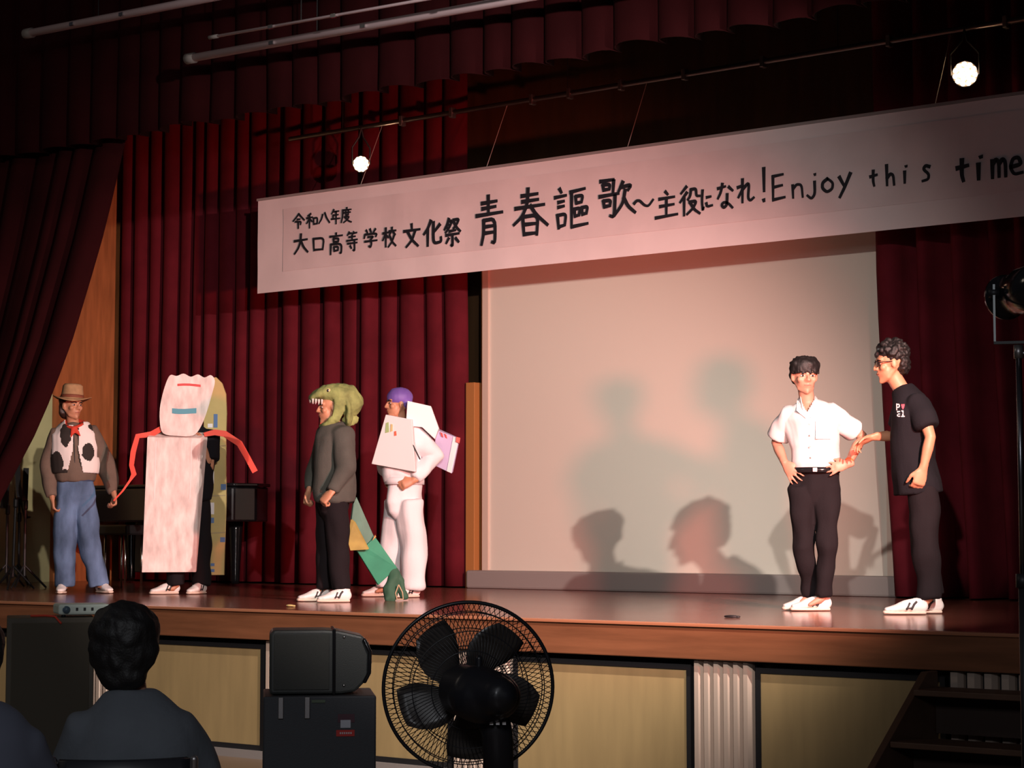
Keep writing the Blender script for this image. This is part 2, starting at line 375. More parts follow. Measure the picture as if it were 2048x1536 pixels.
# strokes in a unit box (x right, y down)
G = {
'rei': [[(.5,0),(.3,.22),(0,.5)],[(.5,0),(.72,.2),(1,.42)],[(.36,.38),(.62,.36)],[(.2,.55),(.72,.52),(.66,.74)],[(.44,.55),(.46,1)]],
'wa': [[(.38,.02),(.1,.16)],[(0,.32),(.52,.26)],[(.27,.1),(.27,1)],[(.27,.35),(.02,.68)],[(.28,.38),(.5,.56)],[(.62,.32),(.64,.78)],[(.62,.34),(.98,.3),(.94,.74)],[(.64,.74),(.94,.72)]],
'hachi': [[(.36,.15),(.25,.6),(0,1)],[(.55,.0),(.72,.5),(1,.95)]],
'nen': [[(.3,0),(.05,.3)],[(.22,.16),(.88,.12)],[(.2,.4),(.82,.37)],[(.22,.4),(.22,.64)],[(0,.66),(1,.62)],[(.56,.14),(.56,1)]],
'do': [[(.55,0),(.55,.14)],[(.12,.18),(.98,.14)],[(.16,.18),(.14,.6),(0,1)],[(.26,.36),(.92,.32)],[(.44,.24),(.44,.5)],[(.7,.22),(.7,.5)],[(.44,.5),(.7,.48)],[(.3,.64),(.82,.6),(.6,.82),(.25,1)],[(.4,.68),(.66,.88),(1,.98)]],
'dai': [[(0,.36),(.95,.28)],[(.5,0),(.46,.4),(.3,.72),(.02,1)],[(.5,.36),(.7,.68),(1,.92)]],
'kuchi': [[(.05,.08),(.1,.98)],[(.05,.1),(.98,.04),(.86,.92)],[(.1,.92),(.86,.88)]],
'kou': [[(.5,0),(.5,.12)],[(.02,.17),(.98,.12)],[(.3,.26),(.32,.42)],[(.3,.27),(.7,.25),(.68,.4)],[(.32,.41),(.68,.4)],[(.1,.52),(.08,1)],[(.1,.53),(.93,.5),(.9,.96),(.8,.92)],[(.34,.64),(.36,.84)],[(.34,.65),(.66,.63),(.64,.82)],[(.36,.83),(.64,.81)]],
'tou': [[(.24,0),(.06,.16)],[(.2,.08),(.46,.06)],[(.68,0),(.52,.14)],[(.64,.07),(.96,.04)],[(.2,.26),(.8,.22)],[(.5,.16),(.5,.42)],[(0,.44),(1,.38)],[(.08,.58),(.98,.54)],[(.72,.46),(.74,.96),(.6,.9)],[(.32,.68),(.44,.82)]],
'gaku': [[(.14,.06),(.24,.2)],[(.44,0),(.52,.17)],[(.86,0),(.7,.2)],[(.06,.3),(.0,.5)],[(.06,.3),(.98,.24),(.88,.42)],[(.28,.44),(.72,.4),(.5,.56)],[(.5,.54),(.56,.8),(.48,1),(.36,.92)],[(.04,.68),(.98,.62)]],
'kou2': [[(0,.3),(.44,.25)],[(.23,.02),(.23,1)],[(.22,.32),(.0,.66)],[(.25,.38),(.42,.52)],[(.7,0),(.7,.14)],[(.48,.2),(1,.16)],[(.6,.26),(.5,.42)],[(.8,.24),(.96,.38)],[(.86,.42),(.7,.74),(.42,1)],[(.54,.46),(.74,.76),(1,.94)]],
'bun': [[(.48,0),(.5,.2)],[(0,.32),(1,.24)],[(.7,.32),(.52,.7),(.16,1)],[(.26,.36),(.5,.68),(.9,.96)]],
'ka': [[(.4,0),(.24,.3),(0,.54)],[(.22,.34),(.22,1)],[(.92,.16),(.6,.44)],[(.55,.06),(.54,.78),(.64,.9),(1,.84),(.98,.66)]],
'sai': [[(.28,0),(.18,.2),(0,.4)],[(.24,.1),(.48,.08),(.34,.3),(.08,.5)],[(.18,.18),(.3,.24)],[(.12,.3),(.24,.36)],[(.54,.06),(.92,.02),(.74,.24),(.56,.36)],[(.58,.12),(.78,.34),(1,.46)],[(.3,.46),(.7,.42)],[(.1,.6),(.92,.54)],[(.5,.58),(.52,1),(.42,.94)],[(.28,.7),(.12,.88)],[(.7,.7),(.9,.84)]],
'ao': [[(.2,.16),(.78,.12)],[(.22,.27),(.74,.23)],[(0,.41),(1,.35)],[(.46,0),(.47,.38)],[(.28,.5),(.28,.78),(.2,1)],[(.28,.51),(.72,.48),(.72,.98),(.6,.95)],[(.3,.64),(.7,.62)],[(.3,.77),(.7,.75)]],
'haru': [[(.22,.16),(.7,.12)],[(.24,.28),(.72,.24)],[(.04,.42),(.9,.35)],[(.42,0),(.4,.34),(.24,.6),(0,.76)],[(.48,.36),(.66,.56),(1,.78)],[(.26,.58),(.3,.98)],[(.26,.6),(.72,.56),(.68,.98)],[(.3,.76),(.68,.74)],[(.3,.96),(.66,.94)]],
'ou': [[(.14,.0),(.2,.1)],[(0,.22),(.34,.17)],[(.1,.34),(.28,.31)],[(.1,.46),(.28,.43)],[(.08,.64),(.12,.98)],[(.08,.66),(.34,.62),(.3,.9)],[(.12,.94),(.3,.9)],[(.46,.1),(.9,.02)],[(.5,.1),(.5,.96)],[(.5,.95),(.98,.88)],[(.62,.2),(.64,.38)],[(.62,.21),(.84,.18),(.8,.35)],[(.64,.37),(.8,.35)],[(.58,.5),(.6,.7)],[(.58,.52),(.76,.49),(.72,.68)],[(.6,.69),(.72,.67)],[(.8,.48),(.82,.66)],[(.8,.49),(.98,.46),(.94,.64)],[(.82,.65),(.94,.63)]],
'uta': [[(.02,.04),(.4,.0)],[(.1,.12),(.12,.26)],[(.1,.13),(.3,.11),(.28,.24)],[(.12,.25),(.28,.24)],[(.4,.02),(.38,.34)],[(0,.42),(.54,.35)],[(.12,.52),(.14,.68)],[(.12,.53),(.32,.51),(.3,.66)],[(.14,.67),(.3,.65)],[(.44,.4),(.42,.94),(.3,.9)],[(.66,.06),(.54,.3)],[(.62,.2),(.9,.14),(.8,.28)],[(.72,.26),(.66,.6),(.42,.9)],[(.68,.46),(.8,.68),(1,.84)]],
'nami': [[(0,.5),(.14,.2),(.3,.2),(.55,.7),(.75,.8),(1,.15)]],
'shu': [[(.44,0),(.56,.12)],[(.16,.28),(.86,.22)],[(.2,.56),(.84,.5)],[(.5,.24),(.5,.9)],[(0,.98),(1,.88)]],
'yaku': [[(.34,0),(.06,.24)],[(.36,.2),(.02,.54)],[(.22,.38),(.22,1)],[(.56,.1),(.52,.34),(.4,.46)],[(.56,.11),(.8,.08),(.82,.34),(1,.34)],[(.46,.54),(.84,.5),(.66,.76),(.36,.96)],[(.52,.56),(.72,.8),(1,.94)]],
'ni': [[(.1,0),(.04,.5),(.12,1),(.2,.82)],[(.46,.36),(.86,.32)],[(.44,.62),(.52,.8),(1,.74)]],
'na': [[(.02,.2),(.5,.12)],[(.32,0),(.22,.36),(.04,.6)],[(.7,.14),(.96,.3)],[(.62,.42),(.6,.86),(.42,.98),(.26,.86),(.42,.74),(.7,.8),(.95,.98)]],
're': [[(.3,0),(.3,1)],[(0,.36),(.42,.26),(.06,.78)],[(.3,.46),(.64,.18),(.7,.3),(.64,.82),(.78,.94),(1,.8)]],
'!': [[(.45,0),(.55,.7)],[(.45,.94),(.55,1)]],
'E': [[(.1,.06),(.12,1)],[(.08,.08),(.85,.0)],[(.1,.5),(.8,.42)],[(.1,.98),(1,.88)]],
'n': [[(.05,.1),(.1,1)],[(.08,.4),(.4,.06),(.85,.1),(.95,.95)]],
'j': [[(.82,.0),(.84,.05)],[(.8,.3),(.84,.8),(.5,1),(.05,.86)]],
'o': [[(.5,0),(.08,.3),(.06,.7),(.45,1),(.9,.75),(.95,.3),(.5,0)]],
'y': [[(.05,.16),(.5,.56)],[(1,0),(.5,.6),(.1,1)]],
't': [[(.46,.0),(.44,.7),(.6,1)],[(.0,.42),(1,.28)]],
'h': [[(.05,0),(.12,1)],[(.1,.66),(.5,.42),(.85,.5),(.95,.97)]],
'i': [[(.7,.0),(.74,.05)],[(.3,.32),(.34,1)]],
's': [[(.9,.08),(.4,.0),(.15,.25),(.8,.55),(.75,.88),(.05,1)]],
'm': [[(.05,.1),(.06,1)],[(.08,.3),(.3,.05),(.5,.2),(.52,.95)],[(.52,.3),(.76,.04),(.95,.2),(.98,.94)]],
'e': [[(.08,.58),(.9,.42),(.7,.04),(.25,.1),(.04,.6),(.35,.98),(1,.86)]],
}
TXT = [('rei',587.6,428,22.5,29,.0,3),('wa',614.5,427,22.5,29,.1,3),('hachi',639,425.6,21.6,21,.1,3),('nen',664,419,17,29,.1,2.7),('do',684,415,20,30,.1,2.7),
 ('dai',590,468,27,39.5,.1,4),('kuchi',627,475,23,27,.08,3.6),('kou',660.6,466,26,43,.1,3.4),('tou',695,464,21,40,.1,3.2),('gaku',730,458,26,37,.08,3.4),('kou2',767,455,26,39,.08,3.6),
 ('bun',809,448,32,46,.08,4.6),('ka',849,441,35,51,.06,5.4),('sai',890,437,32,56,.08,4.6),
 ('ao',954,391,52,98,.12,6),('haru',1029,376.6,67.6,95.4,.1,6),('ou',1110.6,376.6,67.4,81.4,.1,5.4),('uta',1199.7,359,72,80,.1,5.6),
 ('nami',1269,397,38.5,20,.1,4.2),('shu',1312,383,44,53,.16,4.6),('yaku',1360.6,373,40.4,58,.1,4.4),('ni',1404,380,22,42,.1,4),('na',1435.6,367,32.4,50,.1,4.2),('re',1476,358,33,47,.1,4.4),
 ('!',1525,336,7.5,67,.0,5),('E',1544,349,27,52,.06,4.2),('n',1585,367,22.6,29,.06,3.8),('j',1614.5,348,19.5,50,.0,4),('o',1644,357.5,24,27.2,.0,4.4),('y',1678,346,24,49,.0,4.8),
 ('t',1740.7,341,14.3,31,.0,4),('h',1773,330,17,41,.0,4.2),('i',1808,332,7,34,.0,4.2),('s',1844.7,331,17.3,31.5,.0,4.2),
 ('t',1914,318.7,23,43.8,.0,5.8),('i',1954,313,12,46,.0,6),('m',1984,316,29,40,.1,5.4),('e',2020,313,26,37,.0,5)]
def stroke(bm, pts, wd, y):
    P = [p.copy() for p in pts]
    if len(P) > 2:      # round the corners
        for _ in range(2):
            Q = [P[0]]
            for a, b in zip(P, P[1:]): Q += [a*0.8+b*0.2, a*0.2+b*0.8]
            Q.append(P[-1]); P = Q
    n = len(P); L = []; Rr = []
    for i, p in enumerate(P):
        t = (P[min(i+1, n-1)]-P[max(i-1, 0)]).normalized(); q = Vector((-t.z, 0, t.x)); k = wd/2*(1.12-0.35*i/(n-1))
        e = t*(-wd*0.25 if i == 0 else (wd*0.25 if i == n-1 else 0))
        L.append(p+q*k+e); Rr.append(p-q*k+e)
    for a in range(n-1):
        c = [L[a], L[a+1], Rr[a+1], Rr[a]]
        f = [bm.verts.new(v+Vector((0, y, 0))) for v in c]; g = [bm.verts.new(v+Vector((0, y+0.003, 0))) for v in c]
        bm.faces.new(f); bm.faces.new(g[::-1])
        for i in range(4): bm.faces.new((f[i], f[(i+1) % 4], g[(i+1) % 4], g[i]))
for ci, (g, x0, y0, ww, hh, k, sw) in enumerate(TXT):
    bm = bmesh.new(); rise = ww*k*1.0; s0 = (sw*1.12+.5)/205
    for si, st in enumerate(G[g]):
        pts = []
        for u, v in st:
            px = x0+u*ww; py = y0+v*(hh)+(0.5-u)*rise*0.4
            pts.append(loc(px, py))
        stroke(bm, pts, s0, -0.009-0.0006*(si % 4))
    fin('brushed_letter', bm, INK, ban)
# pipe with clamps and the two lamps --------------------------------------------
PY = 14.3
pl = onY(640, 268, PY); pr = onY(2048, 38, PY); pz = pr.z
t = empty('lighting_pipe', (pl.x, PY, pz))
bm = bmesh.new(); tube(bm, [(-0.4, 0, 0), (9.3, 0, 0)], 0.024, n=12); fin('pipe', bm, mat('pipe_metal', (0.20, 0.18, 0.18), 0.3, 0.9), t, True)
for px in (805, 905, 1065, 1140, 1243, 1370, 1527, 1780, 2015):
    p = onY(px, 200, PY); bm = bmesh.new(); box(bm, (p.x-pl.x-0.018, -0.035, -0.05), (p.x-pl.x+0.018, 0.035, 0.045)); fin('clamp', bm, STEEL, t, bevel=0.006)
for xx in (0.3, 3.0, 5.7, 8.4):
    bm = bmesh.new(); tube(bm, [(xx, 0, 0.02), (xx, 0, 7.88-pz)], 0.004, n=6); fin('hanging_cable', bm, BLACK, t)
tag(t, 'long grey metal lighting pipe slung above the banner', 'pipe')
# cable runs from pipe to banner
for px, py0, py1, lab in ((968, 215, 333, 'thin cord tying the banner up above its second phrase'), (1250, 165, 293, 'thin cord tying the banner up near its middle'), (1866, 70, 204, 'thin cord tying the banner up just left of the brighter lamp'), (716, 262, 372, 'thin cord tying the banner up beside the smaller lamp')):
    a = onY(px, py0, PY); b = onY(px, py1, BY); bm = bmesh.new()
    tube(bm, [(0, 0, 0), (0, BY-PY+0.03, bz1-pz)], 0.003, n=6)
    o = fin('banner_cord', bm, mat('cord', (0.5, 0.4, 0.36), 0.7), None); o.location = (b.x, PY, pz)
    tag(o, lab, 'cord', 'cords holding the banner')
LED = mat('led_light', (1, 0.9, 0.8), 0.4, emit=((1.0, 0.62, 0.36), 26))
def parcan(px, py, aim, R, label):
    c = onY(px, py, PY-0.05); t = empty('stage_light', c)
    f = (Vector(aim)-c).normalized(); M3 = basis(f); Mx = M3.to_4x4() @ Matrix.Rotation(-math.pi/2, 4, 'X')   # local z -> fwd
    bm = bmesh.new(); lathe(bm, [(R*0.55, -0.20), (R*0.9, -0.14), (R*1.08, -0.02), (R*1.08, 0.0), (R*0.98, 0.0), (R*0.95, -0.012)], 28, Mx); fin('lamp_can', bm, BLACK, t, True)
    n = 0
    for ring, cnt in ((0.0, 1), (0.42, 6), (0.80, 11)):
        for k in range(cnt):
            a = 2*math.pi*k/cnt+0.2; q = Mx @ Vector((R*ring*math.cos(a), R*ring*math.sin(a), 0.0))
            bm = bmesh.new(); ell(bm, q, (R*0.2,)*3, None, 10, 6); fin('led_lens', bm, LED, t, True)
    bm = bmesh.new(); s = M3 @ Vector((1, 0, 0)); up = Vector((0, 0, pz-c.z-0.02))
    tube(bm, [s*R*1.12, s*R*1.15+up*0.45, up*0.75+s*0.02, up], 0.009, n=6); tube(bm, [-s*R*1.12, -s*R*1.15+up*0.45, up*0.75-s*0.02, up], 0.009, n=6)
    fin('yoke', bm, BLACK, t)
    tag(t, label, 'lamp', 'LED stage lights on the pipe')
    return c
c1 = parcan(722, 328, (-2.5, 5.0, 2.2), 0.075, 'small glowing lamp hanging at the left end of the pipe')
c2 = parcan(1930, 148, (-0.3, 0.5, 2.0), 0.095, 'large glowing lamp hanging at the right end of the pipe')
# white battens above the stage mouth
BATM = mat('batten_white', (0.60, 0.46, 0.49), 0.4)
def batten(xa, ya, xb, yb, Y, r, label, ext=0.0, flat=True):
    a = onY(xa, ya, Y); b = onY(xb, yb, Y); d = (b-a); b = b+d*ext; L = (b-a).length
    t = empty('ceiling_batten', a); bm = bmesh.new(); D = (b-a)
    tube(bm, [(0, 0, 0), D], r, r*0.8, side=(0, 1, 0), n=12, cap='flat'); fin('tube', bm, BATM, t, True)
    bm = bmesh.new(); tube(bm, [-D.normalized()*0.03, D.normalized()*0.05], r*1.1, n=12, cap='flat'); fin('end_cap', bm, GREY, t, True)
    for k in (0.22, 0.62, 0.95):
        bm = bmesh.new(); q = D*k; tube(bm, [q, q+Vector((0, 0, 1.5))], 0.004, n=6); fin('hanging_wire', bm, BLACK, t)
    for k in (0.15, 0.30, 0.55):
        bm = bmesh.new(); q = D*k+Vector((0, -r*1.0, -0.005)); box(bm, q-Vector((.02, .008, .012)), q+Vector((.02, .008, .012))); fin('clip', bm, CHROME, t)
    tag(t, label, 'batten', 'pale battens above the stage opening')
batten(56, 67, 430, -6, 9.2, 0.034, 'pale batten at the top left corner of the view', 0.8)
batten(380, 117, 1080, -10, 9.45, 0.034, 'thick pale batten, longest and lowest of the battens', 0.8)
batten(425, 74, 900, -10, 9.0, 0.012, 'thin pale batten just above the longest batten', 0.8)
# ================================================================ PEOPLE
class Fig:
    """a person standing at a point of the stage; J() gives joints in the person's own frame (x right, y away, z up)"""
    def __init__(s, px, py, scale, label, Z=1.0, base=None):
        s.px, s.py, s.s = px, py, scale
        p = onZ(px, py, Z) if base is None else base
        d = Vector((p.x-EYE.x, p.y-EYE.y, 0)).normalized(); s.rz = math.atan2(-d.x, d.y)
        s.root = empty('person', p, s.rz); tag(s.root, label, 'person')
    def J(s, px, py, y=0.0): return Vector(((px-s.px)/s.s, y, (s.py-py)/s.s))
def hand(bm, W, D, N, curl=0.5, k=1.0, thumb=1, spread=0.12, thumbcurl=0.4, fan=None):
    """W wrist, D towards the fingers, N palm normal (fingers curl towards N), thumb = side sign"""
    D = Vector(D).normalized(); N = Vector(N); N = (N-D*N.dot(D)).normalized(); S = D.cross(N)*thumb
    tube(bm, [W-D*0.03*k, W+D*0.012*k, W+D*0.05*k, W+D*0.088*k], [0.026*k, 0.031*k, 0.041*k, 0.040*k], [0.020*k, 0.018*k, 0.016*k, 0.013*k], side=S, n=12)
    for i, (off, L) in enumerate(((0.030, 0.92), (0.010, 1.02), (-0.011, 0.95), (-0.030, 0.76))):
        p = W+D*0.082*k+S*off*k; a = 0.0; d0 = (D+S*spread*(1.5-i)/1.5).normalized(); pts = [p-D*0.012*k, p]
        cc = curl[i] if isinstance(curl, (list, tuple)) else curl
        for j, l in enumerate((0.042, 0.028, 0.022)):
            a += cc*(0.9 if j == 0 else 1.1)
            d = d0*math.cos(a)+N*math.sin(a); p = p+d*l*L*k; pts.append(p)
        tube(bm, pts, [0.0095*k, 0.0095*k, 0.0088*k, 0.0080*k, 0.0068*k], n=8)
    p = W+D*0.022*k+S*0.024*k; d1 = (D*0.75+S*0.65+N*0.25).normalized(); q = p+d1*0.045*k; d2 = (D*0.95+S*(0.35-thumbcurl*0.6)+N*(0.2+thumbcurl*0.6)).normalized()
    r = q+d2*0.03*k; tube(bm, [p, q, r, r+(d2+N*thumbcurl*0.5).normalized()*0.022*k], [0.015*k, 0.0115*k, 0.0105*k, 0.008*k], n=8)
def hbasis(f, u=(0, 0, 1)): return basis(f, u) @ Matrix.Diagonal((1.10, 1, 1))
def head(bm, c, fwd, up=(0, 0, 1), k=1.0):
    """c = centre of the head (between the ears)"""
    M = hbasis(fwd, up); P = lambda x, y, z: c+M @ Vector((x*k, y*k, z*k))
    ell(bm, P(0, -0.012, 0.028), (0.074*k, 0.094*k, 0.086*k), M)
    ell(bm, P(0, 0.022, -0.040), (0.057*k, 0.066*k, 0.066*k), M)
    tube(bm, [P(-0.050, -0.005, -0.03), P(-0.036, 0.032, -0.078), P(0, 0.070, -0.100), P(0.036, 0.032, -0.078), P(0.050, -0.005, -0.03)], [0.02*k, 0.02*k, 0.02*k, 0.02*k, 0.02*k], n=10)
    ell(bm, P(0, 0.052, -0.082), (0.026*k, 0.032*k, 0.030*k), M)
    ell(bm, P(0, 0.066, 0.034), (0.056*k, 0.022*k, 0.020*k), M)                       # brow
    tube(bm, [P(0, 0.084, 0.018), P(0, 0.098, -0.006), P(0, 0.104, -0.020)], [0.008*k, 0.0105*k, 0.0125*k], n=8)   # nose
    for s in (-1, 1):
        ell(bm, P(0.013*s, 0.092, -0.022), (0.008*k, 0.010*k, 0.008*k), M)
        ell(bm, P(0.040*s, 0.058, -0.018), (0.022*k, 0.022*k, 0.022*k), M)            # cheek
        ell(bm, P(0.077*s, -0.006, -0.002), (0.008*k, 0.019*k, 0.032*k), M)           # ear
    tube(bm, [P(-0.020, 0.080, -0.052), P(0, 0.090, -0.050), P(0.020, 0.080, -0.052)], [0.005*k, 0.009*k, 0.005*k], n=8)
    tube(bm, [P(-0.018, 0.078, -0.060), P(0, 0.087, -0.061), P(0.018, 0.078, -0.060)], [0.005*k, 0.008*k, 0.005*k], n=8)
def face(c, fwd, parent, up=(0, 0, 1), k=1.0, mouth=True, brow=True):
    M = hbasis(fwd, up); P = lambda x, y, z: c+M @ Vector((x*k, y*k, z*k))
    for s in (-1, 1):
        bm = bmesh.new(); ell(bm, P(0.031*s, 0.073, 0.008), (0.0150*k, 0.0080*k, 0.0058*k), M); e = fin('eye', bm, EYEW, parent, True)
        bm = bmesh.new(); ell(bm, P(0.031*s, 0.0795, 0.008), (0.0068*k, 0.0040*k, 0.0065*k), M); fin('iris', bm, HAIR, e, True)
        if brow:
            bm = bmesh.new(); tube(bm, [P(0.014*s, 0.087, 0.027), P(0.032*s, 0.085, 0.033), P(0.052*s, 0.072, 0.026)], [0.004*k, 0.005*k, 0.003*k], n=6); fin('eyebrow', bm, HAIR, parent, True)
    if mouth:
        bm = bmesh.new(); tube(bm, [P(-0.021, 0.083, -0.055), P(0, 0.0945, -0.0545), P(0.021, 0.083, -0.055)], [0.002*k, 0.006*k, 0.002*k], [0.002*k, 0.0045*k, 0.002*k], n=8); fin('mouth', bm, LIP, parent, True)
def shoe(F, heel, T, parent=None, L=0.27, m=None):
    """heel on the floor, T towards the toes"""
    T = Vector(T); T.z = 0; T.normalize(); S = Vector((-T.y, T.x, 0)); H = Vector(heel); H.z = 0
    P = lambda a, b, z: H+T*(a*L)+S*b+Vector((0, 0, z))
    bm = bmesh.new(); tube(bm, [P(0.06, 0, .052), P(.22, 0, .058), P(.42, 0, .055), P(.62, 0, .046), P(.82, 0, .036), P(.93, 0, .033)], [.034, .038, .040, .045, .042, .030], [.040, .044, .036, .028, .020, .015], side=S)
    tube(bm, [P(.14, 0, .06), P(.13, 0, .105)], [.036, .034], [.042, .040], side=S, cap='flat'); tube(bm, [P(.2, 0, .09), P(.5, 0, .075), P(.66, 0, .062)], [.028, .024, .02], [.02, .018, .012], side=S)
    o = blob('shoe', bm, m or SHOEW, F.root if parent is None else parent, 0.007, 3)
    bm = bmesh.new(); tube(bm, [P(0.03, 0, .013), P(.2, 0, .013), P(.42, 0, .013), P(.64, 0, .013), P(.85, 0, .014), P(.97, 0, .016)], [.030, .038, .038, .048, .044, .026], .0125, side=S); fin('sole', bm, SOLE, o, True)
    for b in (-1, 1):
        bm = bmesh.new(); tube(bm, [P(.36, .041*b, .036), P(.30, .041*b, .068), P(.24, .038*b, .084)], [.007]*3, [.004]*3, side=T, n=6); tube(bm, [P(.48, .042*b, .034), P(.40, .036*b, .075)], [.006]*2, [.004]*2, side=T, n=6)
        tube(bm, [P(.36, .042*b, .045), P(.48, .043*b, .042)], [.005]*2, [.004]*2, n=6); fin('side_stripe', bm, BLACK, o, True)
    for q in (.42, .50, .58):
        bm = bmesh.new(); tube(bm, [P(q, -.022, .085-.05*(q-.4)), P(q+.01, 0, .094-.08*(q-.4)), P(q, .022, .085-.05*(q-.4))], .0035, n=6); fin('lace', bm, CARDW, o, True)
    return o
def torso(bm, pts, a, b, side, cap='round'): tube(bm, pts, a, b, side=side, n=24, cap=cap)
def body(F, p, skin, hands=True, vox=0.0075, legs=True, feet=True):
    """p: dict of joints; one continuous skin"""
    bm = bmesh.new(); S = p['side']
    mid = lambda a, b, t=0.5: a.lerp(b, t)
    sh = mid(p['shL'], p['shR']); hp = mid(p['hipL'], p['hipR']); nb = p['neck']; up = (sh-hp)
    torso(bm, [hp-up*0.10, hp, hp+up*.3, hp+up*.62, hp+up*.88, sh, nb], [.08, .120, .115, .130, .142, .115, .05], [.06, .075, .072, .082, .080, .065, .05], S)
    tube(bm, [nb-Vector((0, 0, .04)), nb, p['head']+Vector((0, 0, -.05))], [.055, .052, .052])
    head(bm, p['head'], p['face'], p.get('hup', (0, 0, 1)), p.get('hk', 1.0))
    for q in 'LR':
        sd = (p['sh'+q]-sh).normalized()
        if 'el'+q in p:
            tube(bm, [sh+sd*.06, p['sh'+q]-sd*.01, mid(p['sh'+q], p['el'+q], .5), p['el'+q], mid(p['el'+q], p['wr'+q], .35), p['wr'+q]], [.05, .050, .043, .036, .037, .025])
            if hands and 'h'+q in p: hand(bm, p['wr'+q], *p['h'+q][0], **p['h'+q][1])
        if legs:
            tube(bm, [p['hip'+q], mid(p['hip'+q], p['kn'+q], .4), p['kn'+q], mid(p['kn'+q], p['an'+q], .35), p['an'+q]], [.060, .055, .042, .042, .030])
            if feet: tube(bm, [p['an'+q], p['an'+q]+Vector((0, 0, -.03))+p['toe'+q]*.03, Vector((p['an'+q].x, p['an'+q].y, .045))+p['toe'+q]*.10], [.028, .026, .014])
    return blob('body', bm, skin, F.root, vox, 2)
def trousers(F, p, m, rw, fold=None, waist=None, disp=.020, dsc=7, name='trousers', base=0.0):
    """rw = radii hip, thigh, knee, shin, hem"""
    bm = bmesh.new(); hp = (p['hipL']+p['hipR'])/2; S = p['side']; wz = waist if waist is not None else hp+Vector((0, 0, .14))
    sep = (p['hipL']-p['hipR']).length/2
    torso(bm, [hp+Vector((0, 0, -.13)), hp+Vector((0, 0, -.06)), hp+Vector((0, 0, .02)), hp.lerp(wz, .6), wz], [sep*.6, sep+rw[0]*.72, sep+rw[0]*.98, sep+rw[0]*.80, p.get('wa', .145)], [rw[0]*.45, rw[0]*.80, rw[0]*1.02, rw[0]*1.1, p.get('wb', .11)], S, cap='flat')
    for q in 'LR':
        h, k, a = p['hip'+q], p['kn'+q], p['an'+q]; e = Vector((a.x, a.y, a.z+base))
        tube(bm, [h+Vector((0, 0, .03)), h.lerp(k, .35), k, k.lerp(e, .4), k.lerp(e, .8), e], [rw[0], rw[1], rw[2], rw[3], rw[4], rw[4]], cap='flat', n=18)
    return blob(name, bm, m, F.root, .0095, 4, disp, dsc, fold=fold)
def belt(F, c, a, b, side, m, h=.018):
    bm = bmesh.new(); S = Vector(side).normalized(); N = Vector((0, 0, 1)).cross(S); n = 36; rings = []
    for k in range(n):
        t = 2*math.pi*k/n; o = S*a*math.cos(t)+N*b*math.sin(t); e = o.normalized()*.005
        rings.append([bm.verts.new(c+o+Vector((0, 0, -h))), bm.verts.new(c+o+e+Vector((0, 0, -h))), bm.verts.new(c+o+e+Vector((0, 0, h))), bm.verts.new(c+o+Vector((0, 0, h)))])
    for k in range(n):
        for j in range(4): bm.faces.new((rings[k][j], rings[(k+1) % n][j], rings[(k+1) % n][(j+1) % 4], rings[k][(j+1) % 4]))
    return fin('belt', bm, m, F.root, True)
def tufts(bm, c, fwd, spec, k=1.0, up=(0, 0, 1)):
    M = basis(fwd, up)
    for pts, r in spec: tube(bm, [c+M @ (Vector(q)*k) for q in pts], r, n=8)

random.seed(5)
# ---------------------------------------------------------------- man in the white shirt, hands on hips
F = Fig(1625, 1222, 299, 'person in white short-sleeved shirt with hands on hips before the screen'); J = F.J
A = dict(side=V(1, -.12, 0), head=J(1614, 752, .0), face=V(.30, -1, -.10), neck=J(1620, 806, .02),
 shL=J(1578, 832, .02), shR=J(1668, 830, -.02), elL=J(1556, 884, .10), wrL=J(1573, 926, -.03), elR=J(1728, 871, .10), wrR=J(1698, 930, -.10),
 hipL=J(1606, 985, .0), hipR=J(1656, 985, .0), knL=J(1609, 1095, -.03), anL=J(1624, 1188, .10), knR=J(1654, 1095, -.08), anR=J(1648, 1190, -.05),
 toeL=V(-.85, -.5, 0).normalized(), toeR=V(-.93, -.3, 0).normalized(),
 hL=((V(.50, -.40, -.80), V(.5, .8, -.1)), dict(curl=.25, thumb=1, spread=.3)), hR=((V(-.92, -.22, -.22), V(-.1, .97, -.1)), dict(curl=.16, k=.93, thumb=-1, spread=.3)), wa=.150, wb=.105)
body(F, A, SKIN)
face(A['head'], A['face'], F.root)
bm = bmesh.new(); hc = A['head']; M = hbasis(A['face'])
ell(bm, hc+M @ V(0, -.022, .052), (.088, .098, .082), M); ell(bm, hc+M @ V(0, -.055, .01), (.080, .062, .075), M)
for i in range(15):
    a = -1.25+2.5*i/14; x = math.sin(a)*.084; y = math.cos(a)*.086-.005; l = .053+.010*math.sin(i*2.3)
    tube(bm, [hc+M @ V(x*.6, y*.5, .115), hc+M @ V(x*.92, y*.95, .085), hc+M @ V(x*1.02, y*1.06+.004, .085-l)], [.022, .019, .007], n=8)
rnd = random.Random(9)
for i in range(26):
    a = rnd.uniform(0, 6.28); e = rnd.uniform(.35, 1.4); q = V(math.cos(a)*math.cos(e)*.084, math.sin(a)*math.cos(e)*.094-.022, .052+math.sin(e)*.080)
    tube(bm, [hc+M @ (q*.8), hc+M @ q, hc+M @ (q*1.10+V(.01*math.sin(i), .012, -.004))], [.02, .016, .004], n=8)
blob('hair', bm, HAIR, F.root, .006, 1, .006, 30)
WSH = mat('white_shirt', (0.70, 0.66, 0.67), 0.75, bump=.1, bscale=40)
bm = bmesh.new(); S = A['side']
torso(bm, [J(1634, 939), J(1634, 925), J(1633, 895), J(1629, 860, .0), J(1624, 835, .0), J(1621, 815, .02), J(1620, 804, .02)], [.150, .163, .150, .172, .180, .13, .070], [.11, .128, .12, .125, .12, .09, .065], S, cap='flat')
